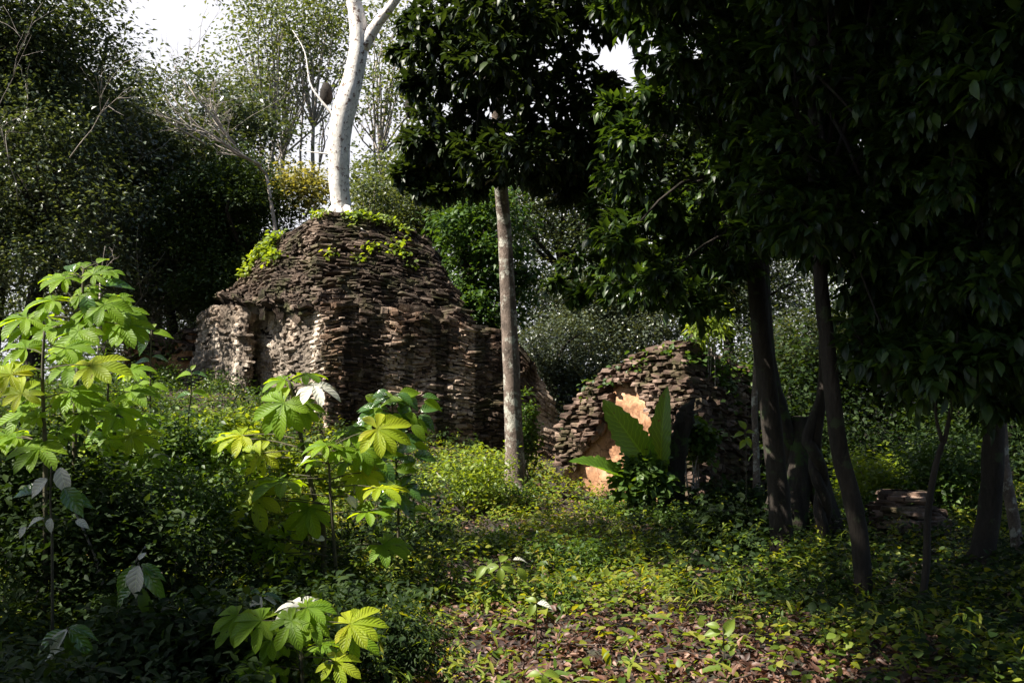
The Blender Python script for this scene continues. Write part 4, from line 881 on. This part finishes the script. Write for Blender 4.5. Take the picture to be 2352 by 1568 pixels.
hero('small_plant', 'bright low weed with round yellow-green leaves in the sunlit clearing', [(1150, 1290, 7.6), (1150, 1330, 7.6)], [
    (1150, 1300, 0, 110, .14, LI, 40), (1145, 1300, 0, -110, .15, LI, 40), (1150, 1290, 0, 20, .12, LI, 50), (1190, 1305, 0, 150, .13, LI, 20), (1115, 1300, 0, -150, .13, LI, 40), (1150, 1305, -.1, 180, .12, LI, 30), (1180, 1285, 0, 70, .12, PO, 70)], .004, 'plant')
hero('small_plant', 'three-leaved seedling at the bottom edge of the leaf litter', [(1245, 1550, 5.0), (1247, 1566, 5.0)], [
    (1240, 1548, 0, -80, .08, LI, 50), (1250, 1548, 0, 80, .09, LI, 40), (1246, 1552, 0, 160, .08, LI, 20)], .003, 'plant')
for (lx, ly, dd, lab) in [(1712, 985, 12.2, 'small bright sprig in front of the right end of the vault wall'), (400, 1215, 6.6, 'little lime sprig catching light in the dark undergrowth at left')]:
    hero('small_plant', lab, [(lx, ly, dd), (lx + 2, ly + 60, dd)], [(lx, ly, 0, -20, .16, LI, 20), (lx + 3, ly + 8, 0, 70, .14, LI, 40), (lx - 3, ly + 10, 0, -100, .15, LI, 40), (lx, ly + 20, 0, 150, .15, LI, 20), (lx, ly + 25, 0, -150, .14, LI, 25)], .005, 'plant')

# giant arum with two upright leaves in front of the vault
DA = 13.4
b = at(1510, gpx(1510, DA), DA); o = empty('giant_arum', b, 'giant arum with two huge upright ribbed leaves in front of the orange plaster', 'plant')
def arum_leaf(seed, hw):
    rows = [(0, .02)] + [(v, hw * math.sin(math.pi * min(1, (v * .86 + .10))) ** .75 * (1 + .09 * math.sin(v * 60 + seed) + .04 * math.sin(v * 23))) for v in np.linspace(.03, .97, 30)] + [(1, 0)]
    return blade(rows, .34, .28, .010, 4, seed)
for (x0, y0, x1, y1, d0, d1, hw, mt, nrm) in [(1490, 1062, 1396, 930, DA, DA - .25, .215, 'ear', (-.3, -1, .35)), (1517, 1112, 1513, 897, DA + .1, DA - .1, .125, 'ear', (-.5, -1, .2)), (1440, 1110, 1335, 1030, DA - .1, DA - .4, .2, 'ear', (.1, -.5, 1))]:
    p, q = at(x0, y0, d0), at(x1, y1, d1); L = np.linalg.norm(q - p)
    v, f, u = cloud(arum_leaf(x0, hw), np.array([p]), np.array([q - p]), np.array([nrm], float), [L])
    mk('leaf', [(v, f, u)], M[mt], o); mk('leaf_stalk', [tube([b, (b + p) / 2, p], [.03, .025, .02], 7, 0, 1, 3)], M['stem'], o)
shrub('shrub', 'green creeper shrub around the foot of the giant arum', 1475, 1105, 13.2, (.27, .25, .30), 'bush', 34, 50, .10, .09, LR)
shrub('shrub', 'creeper shrub hanging on the right side of the black stump', 1600, 1010, 14.0, (.2, .15, .3), 'bush', 24, 50, .09, .09, LR)
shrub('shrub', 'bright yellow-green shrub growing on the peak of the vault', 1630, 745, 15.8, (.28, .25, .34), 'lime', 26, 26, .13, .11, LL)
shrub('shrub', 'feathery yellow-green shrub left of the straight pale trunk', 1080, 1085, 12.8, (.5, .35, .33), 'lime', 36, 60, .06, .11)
shrub('shrub', 'climber mass hugging the right side of the straight pale trunk', 1210, 1010, 14.5, (.07, .12, .8), 'bush', 34, 34, .08, .07)
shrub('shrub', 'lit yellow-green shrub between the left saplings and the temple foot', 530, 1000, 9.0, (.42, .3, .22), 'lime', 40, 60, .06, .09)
shrub('shrub', 'green fine-leaved shrub below the lit saplings', 400, 1050, 8.4, (.55, .4, .35), 'bush', 60, 90, .055, .11)
shrub('shrub', 'mid green shrub left of the yellow-leaved sapling', 450, 1160, 7.6, (.6, .4, .3), 'bush', 60, 90, .05, .11)
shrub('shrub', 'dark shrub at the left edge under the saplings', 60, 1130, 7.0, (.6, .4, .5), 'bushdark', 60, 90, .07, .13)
shrub('shrub', 'dense dark shrub behind the hanging glare-white leaves', 250, 1230, 6.6, (.7, .4, .4), 'bushdark', 70, 90, .06, .13)
shrub('shrub', 'feathery fern-like shrub behind the yellow-leaved sapling', 640, 1200, 8.6, (.5, .4, .3), 'herb', 60, 90, .05, .11, LL)
shrub('shrub', 'yellow lit shrub behind the stem of the slender sapling', 700, 1090, 9.2, (.45, .3, .3), 'lime', 50, 70, .06, .11)
shrub('shrub', 'low dark shrub left of the foreground sapling', 420, 1480, 5.0, (.55, .3, .18), 'bushdark', 60, 80, .06, .09, LO)
shrub('shrub', 'dark fern-like shrub between foreground sapling and leaf litter', 900, 1480, 5.4, (.3, .25, .18), 'bushdark', 50, 90, .045, .08, LL)
shrub('shrub', 'dark leafy shrub at the foot of the thick dark trunk', 1680, 1220, 10.5, (.5, .4, .25), 'bushdark', 50, 60, .09, .11, LO)
shrub('shrub', 'dark leafy shrub at the foot of the vault side wall', 1680, 1155, 13.2, (.6, .3, .22), 'bushdark', 40, 60, .10, .11, LO)
shrub('shrub', 'lit green shrub behind the slim pale trunk by the right edge', 2120, 1150, 13.5, (.7, .5, .4), 'bush', 50, 80, .08, .14)
# broad grass blades at the bottom edge
b = at(1050, gpx(1050, 4.7), 4.7); o = empty('grass_tuft', b, 'tuft of broad grass blades at the bottom edge, left of the leaf litter', 'grass tuft')
G = []
for (ax, L, w_) in [(-55, .30, .05), (-28, .26, .045), (-12, .22, .04), (5, .2, .045), (20, .22, .04), (38, .2, .05), (-40, .2, .04), (55, .18, .04)]:
    T = blade([(0, .05), (.3, .09), (.6, .08), (.85, .04), (1, 0)], .4, .35, 0, 1); a = math.radians(ax)
    G.append(cloud(T, np.array([b + np.array([ax * .0008, 0, .02])]), np.array([[math.sin(a), -.15, math.cos(a)]]), np.array([[0, -1, .4]]), [L]))
mk('blades', G, M['bush'], o)

# fallen twigs lying on the litter
tw = []; rt = random.Random(9)
for k in range(150):
    yy = rt.uniform(4.2, 12); xx = rt.uniform(-.3, .45) * yy; a = rt.uniform(0, 6.28); L = rt.uniform(.15, .7); P3 = []
    for q in range(4):
        x3 = xx + math.cos(a) * L * q / 3; y3 = yy + math.sin(a) * L * q / 3; a += rt.gauss(0, .25); P3.append((x3, y3, float(ground_z(x3, y3)) + .03 + rt.uniform(0, .04)))
    tw.append(tube(P3, [.006, .005, .004, .002], 5))
tag(mk('fallen_twigs', tw, M['dead_wood']), 'brown fallen twigs strewn over the leaf litter and weeds', 'twigs', kind='stuff')
# creepers and weeds on the masonry crests
def on_patch(PT, n, vr, flip, bias=1.0, ur=(0, 1)):
    out = []
    for _ in range(n):
        u, v = rng.uniform(*ur), vr[0] + (vr[1] - vr[0]) * rng.random() ** bias
        p = PT.P(u, v); nn = PT.F(min(max(u, .02), .98), v)[2] * flip
        if noise.noise(Vector(p * 1.6)) < .02: continue
        out.append(p + nn * .1)
    return np.array(out)
C = np.concatenate([on_patch(LT, 130, (0, .5), -1, 1.8, (.2, 1)), on_patch(RT, 60, (0, .5), 1, 2.2), on_patch(LT, 40, (-.02, .03), -1), on_patch(RT, 40, (-.02, .03), 1)])
tag(mk('roof_creeper', [leaves_at(C, .07, 14, .085, LR, .6)], M['lime']), 'yellow-green creeping weeds along the crest of the large temple', 'creeper', kind='stuff')
C = np.concatenate([on_patch(SD, 120, (0, .45), 1, 1.4), np.array([at(*gp(x + rng.uniform(-20, 20), np.interp(x, [1325, 1400, 1480, 1562], [905, 850, 805, 778]) + rng.uniform(-5, 25), -.1)) for x in rng.uniform(1330, 1570, 22)])])
tag(mk('vault_creeper', [leaves_at(C, .07, 12, .08, LR, .6)], M['bush']), 'green creeping weeds over the crest and shaded side of the vault', 'creeper', kind='stuff')

# ------------------------------------------------------------------ ground cover and leaf litter
def field(n, x0, x1, y0, y1):
    d = y0 * (y1 / y0) ** rng.random(n); x = rng.uniform(-1, 1, n) * d * .56; return x, d      # even density over the picture depth
def litter_w(x, y): return np.exp(-(((x - .8 - .02 * y) / 1.9) ** 2 + ((y - 5.7) / 2.7) ** 2))
x, y = field(46000, 0, 0, 3.8, 17)
wt = np.clip(litter_w(x, y) * 1.3 + .38, 0, 1); k = rng.random(len(x)) < wt; x, y = x[k], y[k]; z = ground_z(x, y)
d = rdir(len(x)); d[:, 2] *= .45; n_ = rdir(len(x)) * .7 + np.array([0, 0, 1.0])
s = rng.uniform(.03, .08, len(x)); P_ = np.stack([x, y, z + rng.uniform(.0, .05, len(x))], 1)
half = len(x) // 2
LC = blade([(0, 0), (.25, .22), (.55, .26), (.85, .12), (1, 0)], .45, .6)
tag(mk('leaf_litter', [cloud(LC, P_[:half], d[:half], n_[:half], s[:half]), cloud(LO, P_[half:], d[half:], n_[half:], s[half:])], M['litter']),
    'fallen reddish brown leaves covering the ground in the lower centre', 'fallen leaves', kind='stuff')
def herbs(n, keep, size, hr, per, mat, T, name, label):
    x, y = field(n, 0, 0, 3.9, 18); k = rng.random(len(x)) < keep(x, y); x, y = x[k], y[k]
    h = rng.uniform(*hr, len(x)) * (1 + .5 * np.sin(x * 2.1) * np.cos(y * 1.7)); z = ground_z(x, y)
    C = np.stack([x, y, z + h], 1); m = len(C)
    C = np.repeat(C, per, axis=0) + rng.normal(size=(m * per, 3)) * np.array([.035, .035, .03])
    d = rdir(len(C)); d[:, 2] = d[:, 2] * .35 - .05; n_ = rdir(len(C)) * .5 + np.array([0, 0, 1.0])
    tag(mk(name, [cloud(T, C, d, n_, size * rng.uniform(.6, 1.4, len(C)))], M[mat]), label, 'ground cover', kind='stuff')
pat = lambda x, y, s: .5 + .5 * np.sin(x * s + 2 * np.sin(y * s * .7)) * np.cos(y * s * .9 + 1.3 * np.sin(x * s * .6))
herbs(42000, lambda x, y: np.clip(1 - 1.6 * litter_w(x, y), 0.13, 1) * (.12 + .88 * pat(x, y, 1.6) ** 1.5), .048, (.02, .20), 6, 'herb', LR, 'ground_cover', 'low leafy weeds carpeting the clearing')
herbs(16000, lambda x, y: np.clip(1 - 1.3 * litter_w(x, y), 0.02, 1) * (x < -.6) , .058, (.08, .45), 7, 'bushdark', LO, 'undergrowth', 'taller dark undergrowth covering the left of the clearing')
herbs(13000, lambda x, y: np.clip(1 - 1.2 * litter_w(x, y), 0.02, 1) * (x > 1.4) * .8, .055, (.03, .3), 6, 'bushdark', LR, 'weeds', 'leafy weeds under the dark trunks on the right')  # darker leaf material paints in the shade under the right trunks
herbs(9000, lambda x, y: np.clip(1 - 1.1 * litter_w(x, y), .02, 1) * pat(x + 3, y, .9) ** 2 * .9, .065, (.08, .34), 9, 'herb', LL, 'ferns', 'feathery ferns and taller weeds scattered through the clearing')
herbs(9000, lambda x, y: (.04 + .25 * (pat(x, y, 2.3) > .6)), .16, (.0, .03), 4, 'herb', LL, 'grass', 'thin grass blades among the weeds')
